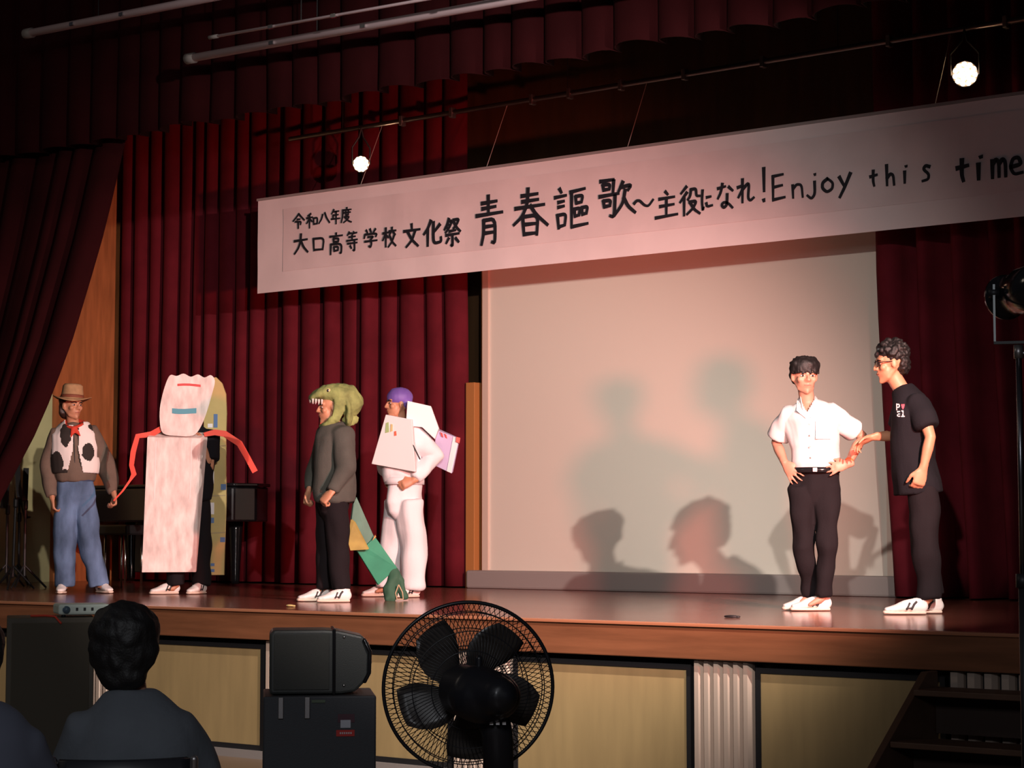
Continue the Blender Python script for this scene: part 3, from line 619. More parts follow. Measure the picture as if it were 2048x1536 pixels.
for q, e in (('L', J(1559, 873, .09)), ('R', J(1712, 861, .10))):
    s0 = A['sh'+q]; tube(bm, [J(1622, 838, .0), s0, s0.lerp(e, .5), e], [.09, .072, .068, .070], [.08, .075, .07, .072], cap='flat', n=16)
def vneck(c, n):
    x = F.px+c.x*F.s; y = F.py-c.z*F.s
    return c.y < 0 and y < 826 and abs(x-1619) < (826-y)*.55
sh = blob('shirt', bm, WSH, F.root, .008, 4, .016, 7, cut=vneck)
bm = bmesh.new()
for s in (-1, 1):
    c0 = J(1620, 806, .02)
    v = [c0+V(.058*s, .05, .035), c0+V(.066*s, -.03, .012), c0+V(.068*s, -.135, -.060), c0+V(.012*s, -.155, -.110), c0+V(.030*s, -.120, -.045), c0+V(.045*s, -.03, .045)]
    vs = [bm.verts.new(q) for q in v]; vt = [bm.verts.new(q+V(.006*s, -.008, .004)) for q in v]; bm.faces.new(vs); bm.faces.new(vt[::-1])
    for i in range(6): bm.faces.new((vs[(i+1) % 6], vs[i], vt[i], vt[(i+1) % 6]))
fin('collar', bm, WSH, F.root)
bm = bmesh.new(); plate(bm, [(-.05, -.06), (.05, -.06), (.05, .06), (-.05, .06)], .006, M=Matrix.Translation(J(1650, 862, -.128)) @ Matrix.Rotation(.12, 4, 'Z')); fin('chest_pocket', bm, WSH, F.root)
for i in range(4):
    bm = bmesh.new(); ell(bm, J(1623+i*.8, 850+i*22, -.132-.004*(i > 1)), (.006, .003, .006), None, 8, 6); fin('button', bm, EYEW, F.root, True)
trousers(F, A, TROUB, [.085, .082, .062, .055, .050], waist=J(1633, 938))
belt(F, J(1633, 941), .163, .126, S, BLACKG)
bm = bmesh.new(); box(bm, J(1633, 941, -.138)-V(.014, .004, .013), J(1633, 941, -.132)+V(.014, .004, .013)); fin('belt_buckle', bm, STEEL, F.root)
wd = (A['elR']-A['wrR']).normalized(); bm = bmesh.new(); tube(bm, [A['wrR']+wd*.02, A['wrR']+wd*.035], .031, cap='flat'); fin('wristband', bm, mat('orange_band', (.7, .16, .05), .6), F.root, True)
shoe(F, J(1648, 1222, .01)+V(.035, 0, 0), A['toeR']); shoe(F, J(1624, 1222, .16)+V(.04, 0, 0), A['toeL'])
PA = F; RA = A['elR']

# ---------------------------------------------------------------- man in the black T-shirt, reaching
F = Fig(1837, 1228, 310, 'tall person in black T-shirt and dark glasses gripping the other man\'s elbow'); J = F.J
B = dict(side=V(.35, 1, 0), head=J(1789, 727, .0), face=V(-1, -.22, -.12), neck=J(1812, 781, .02), hk=1.03,
 shL=J(1818, 812, .16), shR=J(1846, 812, -.14), elL=J(1795, 868, .20), wrL=J(1752, 872, .10), elR=J(1865, 878, -.20), wrR=J(1850, 940, -.20),
 hipL=J(1848, 985, .08), hipR=J(1852, 985, -.07), knL=J(1850, 1092, .10), anL=J(1868, 1192, .08), knR=J(1852, 1092, -.10), anR=J(1858, 1195, -.10),
 toeL=V(-.95, -.25, 0).normalized(), toeR=V(-.96, -.2, 0).normalized(),
 hL=((V(-1, 0, -.42), V(.1, -.5, -1)), dict(curl=[.35, .42, .5, .6], thumb=1, spread=.2)), hR=((V(-.30, 0, -1), V(-.35, .95, .1)), dict(curl=.75, k=1.12, thumb=-1, spread=.0)), wa=.145, wb=.12)
body(F, B, SKIN2)
face(B['head'], B['face'], F.root, k=1.03)
hc = B['head']; M = hbasis(B['face']); bm = bmesh.new()
ell(bm, hc+M @ V(0, -.030, .066), (.092, .100, .082), M); ell(bm, hc+M @ V(0, -.070, .0), (.080, .050, .080), M)
rnd = random.Random(4)
for i in range(60):
    a = rnd.uniform(0, 6.28); e = rnd.uniform(-.1, 1.4); q = V(math.cos(a)*math.cos(e)*.088, math.sin(a)*math.cos(e)*.100-.022, .065+math.sin(e)*.082)
    if q.y > .05 and q.z < .06: continue
    ell(bm, hc+M @ q, (rnd.uniform(.014, .024),)*3, None, 8, 6)
blob('hair', bm, HAIR, F.root, .006, 1, .012, 45)
bm = bmesh.new()
P = lambda x, y, z: hc+M @ V(x, y, z)
for s in (-1, 1):
    pts = [P((.033+.024*math.cos(t))*s, .096-.012*abs(math.cos(t)), .008+.018*math.sin(t)) for t in [i*math.pi/8 for i in range(17)]]
    tube(bm, pts, .0028, n=6); tube(bm, [P(.057*s, .088, .014), P(.080*s, .06, .016), P(.082*s, -.01, .012)], .003, n=6)
tube(bm, [P(-.010, .101, .012), P(.010, .101, .012)], .003, n=6)
gl = fin('glasses_frame', bm, BLACKG, F.root, True)
for s in (-1, 1):
    bm = bmesh.new(); ell(bm, P(.033*s, .094, .008), (.023, .003, .017), M); fin('glasses_lens', bm, mat('dark_lens', (.015, .012, .015), .08), gl, True)
TEE = mat('black_tee', (.010, .010, .013), .9, spec=.15, bump=.2, bscale=120)
bm = bmesh.new(); S = B['side']
torso(bm, [J(1840, 988), J(1838, 965), J(1832, 920), J(1830, 870), J(1830, 830), J(1824, 800, .01), J(1812, 776, .02)], [.165, .17, .165, .175, .185, .13, .066], [.155, .150, .13, .135, .13, .10, .066], S, cap='flat')
for q, e in (('L', B['sh'+'L'].lerp(B['elL'], .75)), ('R', B['shR'].lerp(B['elR'], .68))):
    s0 = B['sh'+q]; tube(bm, [J(1830, 830), s0, s0.lerp(e, .5), e], [.10, .078, .074, .074], cap='flat', n=16)
tee = blob('t_shirt', bm, TEE, F.root, .009, 4, .016, 6)
# white and pink chest print
def on_skin(ob, p, d):
    hit = ob.ray_cast(p, d)
    return hit[1] if hit[0] else p
bm1 = bmesh.new(); bm2 = bmesh.new()
def printbox(bmx, cx, cy, ww, hh, ob, J):
    a = [J(cx-ww/2, cy-hh/2, -.6), J(cx+ww/2, cy-hh/2, -.6), J(cx+ww/2, cy+hh/2, -.6), J(cx-ww/2, cy+hh/2, -.6)]
    q = [on_skin(ob, v, V(0, 1, 0))+V(0, -.004, 0) for v in a]
    f = [bmx.verts.new(v) for v in q]; g = [bmx.verts.new(v+V(0, .003, 0)) for v in q]; bmx.faces.new(f); bmx.faces.new(g[::-1])
    for i in range(4): bmx.faces.new((f[(i+1) % 4], f[i], g[i], g[(i+1) % 4]))
dgx = bpy.context.evaluated_depsgraph_get(); dgx.update()
for cx, cy, ww, hh in ((1800.5, 816, 2.2, 14), (1803, 811, 5, 2.4), (1805.5, 814, 2.2, 5), (1803, 817, 5, 2.2), (1802, 830, 2.2, 11), (1805, 826, 4, 2.2), (1805, 831, 4, 2), (1805, 835.5, 4, 2), (1812.5, 830, 2.4, 12), (1812.5, 836, 7, 2), (1811, 825, 3, 2)):
    printbox(bm1, cx, cy, ww, hh, tee, J)
for cx, cy, ww, hh in ((1811, 813, 3, 4), (1814.5, 813, 3, 4), (1812.8, 816.5, 5, 4), (1812.8, 820, 2.2, 3)): printbox(bm2, cx, cy, ww, hh, tee, J)
fin('chest_print', bm1, CARDW, tee); fin('heart_print', bm2, mat('pink_print', (.6, .10, .14), .7), tee)
trousers(F, B, TROUB, [.088, .092, .082, .078, .070], waist=J(1842, 962), disp=.016)
shoe(F, J(1851, 1228, -.12)+V(0, 0, 0), B['toeR']); shoe(F, J(1882, 1228, .06), B['toeL'])

# ---------------------------------------------------------------- person in green dinosaur hood
F = Fig(655, 1204, 264.6, 'person in green dinosaur hood, dark grey sweatshirt and black trousers'); J = F.J
D = dict(side=V(.55, 1, 0), head=J(658, 816, .0), face=V(-1, -.22, -.05), neck=J(668, 852, .0), hk=.98,
 shL=J(652, 872, .14), shR=J(684, 874, -.13), elL=J(632, 935, .18), wrL=J(616, 982, .08), elR=J(688, 940, -.22), wrR=J(662, 985, -.26),
 hipL=J(656, 1010, .08), hipR=J(670, 1010, -.07), knL=J(652, 1100, .09), anL=J(650, 1176, .10), knR=J(676, 1100, -.06), anR=J(680, 1178, -.10),
 toeL=V(-.95, -.3, 0).normalized(), toeR=V(-.96, -.25, 0).normalized(),
 hL=((V(-.25, -.1, -1), V(1, -.4, 0)), dict(curl=1.25, thumb=1, k=1.12, spread=0, thumbcurl=.7)), hR=((V(-.7, -.1, -.75), V(.3, .6, -.8)), dict(curl=1.25, k=1.12, thumb=-1, spread=0, thumbcurl=.7)), wa=.15, wb=.12)
body(F, D, SKIN2); face(D['head'], D['face'], F.root, k=.98)
SWT = mat('charcoal_sweatshirt', (.065, .068, .058), .9, var=.1, bump=.2, bscale=100)
bm = bmesh.new(); S = D['side']
torso(bm, [J(668, 1003), J(668, 985), J(668, 940), J(668, 900), J(668, 875), J(668, 858), J(668, 846)], [.175, .185, .175, .178, .165, .11, .064], [.15, .155, .14, .14, .13, .10, .064], S, cap='flat')
for q in 'LR':
    s0, e, wr = D['sh'+q], D['el'+q], D['wr'+q]
    tube(bm, [J(668, 878), s0, s0.lerp(e, .5), e, e.lerp(wr, .5), e.lerp(wr, .93)], [.10, .082, .076, .070, .060, .040], cap='flat', n=16)
blob('sweatshirt', bm, SWT, F.root, .010, 4, .022, 5)
trousers(F, D, TROUB, [.092, .088, .074, .068, .064], waist=J(668, 985), disp=.016)
shoe(F, J(698, 1204, -.12), D['toeR'], L=.25); shoe(F, J(654, 1204, .12)+V(.015, 0, 0), D['toeL'], L=.25)
GRN = mat('green_felt', (.22, .27, .09), .85, var=.45, vscale=9, bump=.3, bscale=60)
bm = bmesh.new()
hd = J(672, 800)
# crown, snout, cheeks and neck of the hood; the mouth stays open for the face
tube(bm, [J(700, 808), J(688, 793), J(672, 788), J(656, 787)], [.085, .115, .118, .100], [.10, .108, .088, .072], side=(0, 1, 0), n=22)
tube(bm, [J(660, 786), J(645, 784), J(630, 790), J(622, 796)], [.100, .094, .080, .066], [.066, .052, .040, .030], side=(0, 1, 0), n=20)
for s in (-1, 1):
    ell(bm, J(657, 778, .062*s), (.040, .028, .034)); ell(bm, J(625, 787, .030*s), (.018, .018, .016))
    tube(bm, [J(676, 800, .100*s), J(676, 820, .106*s), J(668, 838, .100*s), J(652, 850, .062*s), J(642, 852, 0)], [.046, .042, .036, .028, .026], [.014, .014, .015, .018, .018], side=(1, 0, 0), n=12)
tube(bm, [J(690, 796), J(696, 820, 0), J(695, 838, 0), J(694, 846)], [.112, .112, .100, .088], [.038, .030, .028, .022], side=(0, 1, 0), n=18)
for a, b in ((706, 832), (710, 838), (700, 846), (706, 843)): tube(bm, [J(694, 836), J(a, b, .02), J(a+3, b-4, .02)], [.03, .016, .006], [.05, .03, .008], side=(0, 1, 0), n=10)
hood = blob('dinosaur_hood', bm, GRN, F.root, .007, 2, .006, 20)
for i, (x, y, yy) in enumerate(((618, 800, -.035), (617, 799, .0), (619, 800, .04), (623, 802, -.062), (629, 803, -.074), (635, 804, -.080), (641, 804, -.084), (624, 801, .062))):
    bm = bmesh.new(); tube(bm, [J(x, y-3, yy), J(x, y+2, yy), J(x-.5, y+6.0, yy)], [.009, .007, .001], n=8); fin('tooth', bm, EYEW, hood, True)
for s in (-1, 1):
    bm = bmesh.new(); ell(bm, J(654, 782, .086*s), (.020, .014, .018)); e = fin('hood_eye', bm, mat('yellow_eye', (.55, .48, .25), .3), hood, True)
    bm = bmesh.new(); ell(bm, J(653, 782, .098*s), (.009, .006, .011)); fin('pupil', bm, BLACKG, e, True)
bm = bmesh.new(); tube(bm, [J(660, 846, -.03), J(650, 846, -.02), J(640, 847, -.01)], .012, [.035, .03, .02], side=(1, 0, 0)); fin('hood_tongue', bm, mat('red_felt', (.45, .08, .05), .8), hood, True)
# cardboard tail
def slab(bm, quad, th):
    f = [bm.verts.new(v) for v in quad]; n = (quad[1]-quad[0]).cross(quad[2]-quad[0]).normalized()*th; g = [bm.verts.new(v+n) for v in quad]
    bm.faces.new(f); bm.faces.new(g[::-1])
    for i in range(len(f)): j = (i+1) % len(f); bm.faces.new((f[j], f[i], g[i], g[j]))
TG = mat('green_painted_card', (.04, .28, .17), .6, var=.12, vscale=6); TT = mat('teal_card', (.10, .22, .17), .6, var=.2, vscale=5); TO = mat('olive_card', (.30, .24, .06), .7, var=.3, vscale=6)
bm = bmesh.new(); slab(bm, [J(706, 1008, .05), J(712, 994, .05), J(750, 1078, .14), J(736, 1105, .14), J(708, 1098, .10), J(702, 1040, .08)], .03); tl = fin('cardboard_tail', bm, TT, F.root, bevel=.003)
bm = bmesh.new(); slab(bm, [J(708, 1096, .10), J(728, 1094, .12), J(748, 1074, .14), J(794, 1137, .26), J(756, 1172, .26)], .03); fin('green_tail_section', bm, TG, tl, bevel=.003)
bm = bmesh.new(); slab(bm, [J(700, 1040, .03), J(707, 1046, .02), J(735, 1100, .04), J(700, 1102, .04), J(694, 1082, .03)], .02); fin('olive_tail_fold', bm, TO, tl, bevel=.003)
bm = bmesh.new(); slab(bm, [J(744, 1082, .09), J(750, 1070, .09), J(752, 1074, .09)], .01); fin('spine_card', bm, mat('orange_card', (.5, .28, .08), .7), tl)
DG = mat('dark_green_cloth', (.03, .10, .06), .8)
bm = bmesh.new(); tube(bm, [J(790, 1140, .25), J(788, 1160, .24), J(784, 1180, .22), J(781, 1199, .20)], [.022, .040, .052, .045], [.012, .03, .035, .04], side=(1, 0, 0)); tube(bm, [J(792, 1142, .25), J(802, 1165, .24), J(810, 1197, .22)], [.020, .024, .028], [.012, .02, .02], side=(1, 0, 0))
blob('tail_tip', bm, DG, tl, .008, 2, .02, 12)
bm = bmesh.new(); tube(bm, [J(798, 1172, .16), J(792, 1188, .16), J(795, 1200, .16), J(808, 1200, .16), J(806, 1186, .16), J(799, 1172, .16)], .005, n=6); fin('wire_loop', bm, mat('tan_wire', (.45, .36, .22), .6), tl, True)

# ---------------------------------------------------------------- person in white with purple cap
F = Fig(797, 1195, 247.4, 'person in white clothes with purple cap and white board costume'); J = F.J
Z = dict(side=V(.85, .75, 0), head=J(794, 808, .0), face=V(-1, -.30, -.03), neck=J(804, 846, .02),
 shL=J(786, 868, .16), shR=J(826, 868, -.10), elL=J(768, 920, .22), wrL=J(776, 955, .08), elR=J(867, 914, -.06), wrR=J(826, 962, -.16),
 hipL=J(796, 1010, .07), hipR=J(820, 1010, -.06), knL=J(788, 1098, .10), anL=J(776, 1172, .14), knR=J(828, 1098, -.06), anR=J(826, 1172, -.06),
 toeL=V(-.95, -.3, 0).normalized(), toeR=V(-.85, -.6, 0).normalized(),
 hL=((V(.3, -.3, -1), V(.5, -.8, 0)), dict(curl=.3, thumb=1)), hR=((V(-.9, -.15, -.35), V(-.2, .95, -.3)), dict(curl=[.5, .6, .7, .8], thumb=-1, spread=.15)), wa=.15, wb=.12)
body(F, Z, SKIN2); face(Z['head'], Z['face'], F.root)
hc = Z['head']; M = hbasis(Z['face'])
PUR = mat('purple_cap', (.17, .10, .42), .6, var=.12, vscale=8)
bm = bmesh.new(); ell(bm, hc+M @ V(0, -.018, .055), (.088, .108, .084), M); ell(bm, hc+M @ V(0, -.055, .020), (.083, .064, .060), M); blob('swim_cap', bm, PUR, F.root, .007, 3, .004, 15)
WHT = mat('white_cotton', (.76, .75, .78), .8, bump=.1, bscale=80)
bm = bmesh.new(); S = Z['side']
torso(bm, [J(806, 965), J(806, 950), J(806, 920), J(806, 890), J(806, 865), J(806, 848)], [.16, .18, .17, .18, .16, .07], [.13, .15, .14, .14, .12, .07], S, cap='flat')
for q in 'LR':
    s0, e, wr = Z['sh'+q], Z['el'+q], Z['wr'+q]
    tube(bm, [J(806, 872), s0, s0.lerp(e, .5), e, e.lerp(wr, .5), e.lerp(wr, .9)], [.10, .085, .080, .075, .066, .045], cap='flat', n=16)
blob('jacket', bm, WHT, F.root, .010, 4, .022, 6)
trousers(F, Z, WHT, [.10, .105, .098, .092, .088], waist=J(808, 950), disp=.028, dsc=5, base=-.01)
belt(F, J(808, 962), .17, .14, S, WHT, .03)
shoe(F, J(836, 1195, -.02), Z['toeR'], L=.25); shoe(F, J(782, 1195, .20), Z['toeL'], L=.25)
def boxq(name, front, back, m, parent, bev=.004):
    bm = bmesh.new(); f = [bm.verts.new(v) for v in front]; g = [bm.verts.new(v) for v in back]; bm.faces.new(f); bm.faces.new(g[::-1]); n = len(f)
    for i in range(n): j = (i+1) % n; bm.faces.new((f[j], f[i], g[i], g[j]))
    return fin(name, bm, m, parent, bevel=bev)
CY = lambda x, d=0.0: -.165-.0016*(x-770)+d
def cq(pts, d): return [J(x, y, CY(x, d)) for x, y in pts]
CB = [(770, 831), (822, 842), (829, 946), (742, 929)]
cb = boxq('chest_board', cq(CB, 0), [v+V(.05, .27, .01) for v in cq(CB, 0)], CARDW, F.root)
for nm, cl, pts in (('green_label', ('pale_green', (.35, .50, .22)), [(770.5, 848), (776, 846), (777, 866), (769, 868)]), ('green_label', ('pale_yellow', (.62, .52, .25)), [(780, 850), (784, 851), (784, 864), (779, 866)]), ('red_button', ('red_dot', (.7, .15, .08)), [(787, 865), (791, 864), (792, 873), (787, 874)])):
    boxq(nm, cq(pts, -.006), cq(pts, .004), mat(cl[0], cl[1], .6), cb, 0)
SBP = [(813, 804), (860, 814), (876, 858), (868, 880), (842, 856), (810, 854)]
sb = boxq('shoulder_box', [J(x, y, -.21+.0006*(x-813)) for x, y in SBP], [J(x+3, y-2, .15) for x, y in SBP], CARDW, F.root)
wing = boxq('back_wing', [J(872, 858, .10), J(918, 876, .02), J(903, 947, .02), J(864, 928, .10)], [J(878, 855, .18), J(920, 875, .08), J(906, 944, .08), J(870, 926, .18)], mat('lilac_board', (.55, .48, .70), .6), F.root)
boxq('white_wing_end', [J(906, 872, .03), J(917, 877, .015), J(902, 946, .015), J(893, 942, .03)], [J(906, 872, .05), J(917, 877, .035), J(902, 946, .035), J(893, 942, .05)], CARDW, wing, 0)
for a, b in ((880, 884), (888, 892)):
    boxq('red_stripe', [J(a, 861+(a-876)*.4, .06), J(b, 862+(b-876)*.4, .055), J(b+2, 870+(b-876)*.4, .055), J(a+2, 869+(a-876)*.4, .06)], [J(a, 861+(a-876)*.4, .10), J(b, 862+(b-876)*.4, .095), J(b+2, 870+(b-876)*.4, .095), J(a+2, 869+(a-876)*.4, .10)], mat('red_tape', (.65, .08, .06), .6), wing, 0)
boxq('red_tip', [J(912, 873, .0), J(920, 875, .0), J(918, 886, .0), J(911, 883, .0)], [J(912, 873, .1), J(921, 875, .1), J(919, 886, .1), J(911, 883, .1)], mat('red_tape', (.65, .08, .06), .6), wing, .002)
bm = bmesh.new(); tube(bm, [J(817, 876, -.23), J(826, 896, -.25), J(838, 920, -.24)], .006, n=6); fin('black_strap', bm, BLACK, F.root, True)

# ---------------------------------------------------------------- person in cowboy hat and cow-print vest
F = Fig(165, 1187, 232, 'person in brown cowboy hat, cow-print vest and blue jeans'); J = F.J
K = dict(side=V(1, .08, 0), head=J(138, 812, .0), face=V(.62, -.80, -.02), neck=J(142, 852, .02),
 shL=J(110, 872, .0), shR=J(178, 868, .0), elL=J(95, 935, .05), wrL=J(103, 998, -.06), elR=J(207, 930, .05), wrR=J(224, 990, -.08),
 hipL=J(132, 1000), hipR=J(166, 1000), knL=J(128, 1090, -.02), anL=J(131, 1168, .0), knR=J(178, 1090, .0), anR=J(196, 1166, .04),
 toeL=V(-.1, -1, 0), toeR=V(.45, -.9, 0).normalized(),
 hL=((V(.10, -.15, -1), V(1, .2, 0)), dict(curl=.7, thumb=-1)), hR=((V(.1, -.2, -1), V(-.9, -.3, 0)), dict(curl=[.9, 1, 1, 1], thumb=1, spread=0, thumbcurl=.7)), wa=.155, wb=.115)
body(F, K, SKIN2); face(K['head'], K['face'], F.root)
hc = K['head']; M = hbasis(K['face'])
bm = bmesh.new(); ell(bm, hc+M @ V(0, -.030, .045), (.084, .088, .07), M); ell(bm, hc+M @ V(0, -.062, -.03), (.078, .045, .085), M); blob('hair', bm, mat('dark_brown_hair', (.03, .012, .008), .5), F.root, .008, 2, .008, 30)
HAT = mat('straw_brown_hat', (.42, .26, .13), .8, var=.25, vscale=12)
bm = bmesh.new(); T = Matrix.Translation(hc+V(0, .0, .0)) @ Matrix.Rotation(.04, 4, 'Y')
n = 40; prof = [(.075, .055), (.10, .060), (.135, .056), (.165, .062), (.168, .066), (.135, .066), (.098, .072), (.092, .12), (.086, .175), (.070, .192), (.03, .182), (.004, .178)]
rings = []
for r, z in prof:
    rr_ = []
    for k in range(n):
        a = 2*math.pi*k/n; lift = .035*(max(0, (r-.10))/.07)*(math.cos(a)**2) if r > .10 else 0
        rr_.append(bm.verts.new(T @ Vector((r*math.cos(a), r*1.12*math.sin(a), z+lift*.6-.03*(max(0, r-.1)/.07)*math.sin(a)**2))))
    rings.append(rr_)
for a, b in zip(rings, rings[1:]):
    for k in range(n): bm.faces.new((a[k], a[(k+1) % n], b[(k+1) % n], b[k]))
bm.faces.new(rings[-1]); bm.faces.new(rings[0][::-1])
hat = fin('cowboy_hat', bm, HAT, F.root, True)
bm = bmesh.new(); lathe(bm, [(.099, .072), (.101, .073), (.098, .098), (.095, .098)], 40, T @ Matrix.Diagonal((1, 1.12, 1, 1))); fin('hat_band', bm, mat('hat_band', (.20, .06, .03), .7), hat, True)
JKT = mat('grey_brown_jacket', (.15, .11, .085), .9, var=.1, bump=.2, bscale=80)
bm = bmesh.new(); S = K['side']
torso(bm, [J(147, 962), J(147, 950), J(146, 920), J(144, 885), J(143, 865), J(142, 848)], [.165, .175, .170, .185, .165, .065], [.125, .135, .125, .13, .11, .065], S, cap='flat')
for q in 'LR':
    s0, e, wr = K['sh'+q], K['el'+q], K['wr'+q]
    tube(bm, [J(144, 876), s0, s0.lerp(e, .5), e, e.lerp(wr, .5), e.lerp(wr, .93)], [.10, .082, .078, .070, .062, .042], cap='flat', n=16)
blob('jacket', bm, JKT, F.root, .010, 4, .020, 6)
bm = bmesh.new(); tube(bm, [J(147, 960, -.137), J(145, 905, -.142), J(143, 872, -.135)], .004, n=6); fin('zip', bm, BLACK, F.root, True)
bm = bmesh.new()
torso(bm, [J(147, 946), J(147, 930), J(146, 900), J(144, 870), J(143, 848), J(142, 838)], [.192, .200, .205, .200, .12, .05], [.150, .155, .155, .15, .12, .05], S, cap='flat')
cx = J(145, 0).x
def vcut(c, nn):
    px = F.px+c.x*F.s; py = F.py-c.z*F.s
    gap = 5+max(0, (py-900))*.22
    if c.y < 0.02 and abs(px-147) < gap: return True
    if abs(nn.z) > .8: return True
    if abs(px-145) > 43 and py < 915: return True
    if py < 852 and abs(px-144) < 17: return True
    return py < 842
COWW = mat('white_felt', (.86, .82, .80), .8); COWB = mat('black_felt', (.025, .02, .018), .85)
vest = blob('cow_print_vest', bm, COWW, F.root, .008, 3, .008, 8, cut=vcut, solid=.008)
def cow(c, nn):
    px = F.px+c.x*F.s; py = F.py-c.z*F.s; wv = 3*noise.noise(Vector((px*.1, py*.1, 3)))
    if c.y > .05: return noise.noise(c*9) > .1
    E = lambda x, y, a, b: ((px+wv-x)/a)**2+((py+wv-y)/b)**2 < 1
    return E(128, 872, 10, 24) or E(110, 928, 14, 24) or E(101, 850, 10, 8) or E(171, 905, 12, 17) or E(179, 853, 8, 9) or E(128, 948, 16, 8)
paint(vest, COWB, cow)
bm = bmesh.new(); bd = [J(120, 848, -.02), J(128, 853, -.10), J(142, 858, -.14), J(156, 852, -.11), J(163, 845, -.02), J(142, 838, .10), J(120, 846, .0)]
tube(bm, bd, [.022, .026, .030, .026, .022, .02, .022], [.016]*7, n=10); tube(bm, [J(143, 856, -.15), J(150, 866, -.16), J(156, 874, -.155)], [.022, .02, .004], [.01]*3, n=8); tube(bm, [J(143, 856, -.15), J(140, 868, -.16), J(137, 877, -.155)], [.022, .02, .004], [.01]*3, n=8)
blob('red_bandana', bm, mat('bandana_red', (.62, .05, .025), .75), F.root, .008, 2)
trousers(F, K, JEAN, [.095, .100, .092, .088, .082], waist=J(147, 950), disp=.018, base=-.02)
belt(F, J(147, 958), .158, .125, S, mat('belt_blue', (.06, .09, .18), .8), .02)
shoe(F, J(127, 1187, .06), K['toeL'], L=.24); shoe(F, J(196, 1187, .10), K['toeR'], L=.24)

# ---------------------------------------------------------------- person between two cardboard costume boards
F = Fig(362, 1189, 236, 'person in black between tall white and brown cardboard costume boards'); J = F.J
Q = dict(side=V(.9, .5, 0), head=J(378, 812, .16), face=V(-.5, -1, 0), neck=J(384, 848, .18),
 shL=J(352, 868, .12), shR=J(418, 872, .16), elL=J(335, 925, .10), wrL=J(350, 960, .02), elR=J(416, 936, .12), wrR=J(404, 893, .04),
 hipL=J(362, 1000, .08), hipR=J(396, 1000, .14), knL=J(354, 1090, .02), anL=J(352, 1170, .02), knR=J(402, 1090, .14), anR=J(402, 1172, .10),
 toeL=V(-.95, -.35, 0).normalized(), toeR=V(-.55, -.85, 0).normalized(),
 hL=((V(.3, -.3, -1), V(1, .0, 0)), dict(curl=.4, thumb=-1)), hR=((V(-.15, -.3, .95), V(-.9, -.3, 0)), dict(curl=.5, thumb=-1)), wa=.15, wb=.12)
body(F, Q, SKIN2); face(Q['head'], Q['face'], F.root)
hc = Q['head']; M = hbasis(Q['face']); bm = bmesh.new(); ell(bm, hc+M @ V(0, -.02, .05), (.086, .10, .08), M); ell(bm, hc+M @ V(0, -.06, .0), (.08, .05, .07), M); blob('hair', bm, HAIR, F.root, .008, 2, .006, 30)
bm = bmesh.new(); S = Q['side']
torso(bm, [J(386, 1000, .12), J(386, 950, .12), J(386, 900, .14), J(386, 872, .15), J(384, 848, .16)], [.16, .16, .18, .16, .065], [.13, .13, .13, .11, .065], S, cap='flat')
for q in 'LR': tube(bm, [J(385, 876, .14), Q['sh'+q], Q['sh'+q].lerp(Q['el'+q], .7)], [.10, .08, .078], cap='flat')
blob('t_shirt', bm, TEE, F.root, .010, 4, .016, 6)
trousers(F, Q, TROUB, [.09, .09, .085, .08, .075], waist=J(386, 980, .12), disp=.016)
shoe(F, J(356, 1189, .05), Q['toeL'], L=.25); shoe(F, J(408, 1189, .12), Q['toeR'], L=.25)
# front box
fy = -.16
bx = boxq('front_box', [J(292, 876, fy), J(397, 877, fy+.06), J(391, 1144, fy+.04), J(285, 1144, fy-.02)], [J(300, 862, fy+.14), J(412, 864, fy+.20), J(392, 1143, fy+.10), J(287, 1143, fy+.04)], WCARD, F.root)
tn = bpy.data.materials['white_painted_cardboard']
for xx in (309, 379):
    bm = bmesh.new(); slab(bm, [J(xx, 884, fy+.002+.06*(xx-292)/105), J(xx+1.2, 884, fy+.002+.06*(xx-292)/105), J(xx-1.5, 1000, fy-.008+.06*(xx-292)/105), J(xx-2.7, 1000, fy-.008+.06*(xx-292)/105)], -.004); fin('taped_edge', bm, CARDW, bx)
# plain rounded head board with scalloped top, no picture on it
def cr(pts, n=5):
    out = []
    for i in range(len(pts)):
        p0, p1, p2, p3 = pts[i-1], pts[i], pts[(i+1) % len(pts)], pts[(i+2) % len(pts)]
        for k in range(n):
            t = k/n; out.append(tuple(0.5*((2*b)+(-a+c)*t+(2*a-5*b+4*c-d)*t*t+(-a+3*b-3*c+d)*t**3) for a, b, c, d in zip(p0, p1, p2, p3)))
    return out
HB = [(323, 868), (352, 873), (381, 872), (396, 856), (408, 826), (418, 790), (424, 762), (416, 750), (403, 755), (390, 749), (376, 754), (362, 748), (348, 753), (335, 752), (325, 775), (317, 810), (316, 842)]
hb = cr(HB, 4); yb = fy+.03
bm = bmesh.new(); f = [bm.verts.new(J(x, y, yb+.04*(x-360)/100)) for x, y in hb]; g = [bm.verts.new(J(x, y, yb+.02+.04*(x-360)/100)) for x, y in hb]; bm.faces.new(f); bm.faces.new(g[::-1])
for i in range(len(f)): j = (i+1) % len(f); bm.faces.new((f[j], f[i], g[i], g[j]))
board = fin('rounded_head_board', bm, WCARD, F.root)
def band(name, pts, wpx, m):
    bm = bmesh.new(); c = [J(x, y, yb-.004+.04*(x-360)/100) for x, y in pts]
    for a, b in zip(c, c[1:]): slab(bm, [a+V(0, 0, wpx), b+V(0, 0, wpx), b-V(0, 0, wpx), a-V(0, 0, wpx)], .003)
    fin(name, bm, m, board)
band('red_band', [(350, 771), (362, 770), (374, 770), (386, 771), (396, 772)], .010, mat('red_paint', (.6, .05, .05), .6))
band('teal_band', [(340, 823), (352, 824), (364, 824), (376, 823), (388, 822)], .022, mat('teal_paint', (.06, .30, .40), .6))
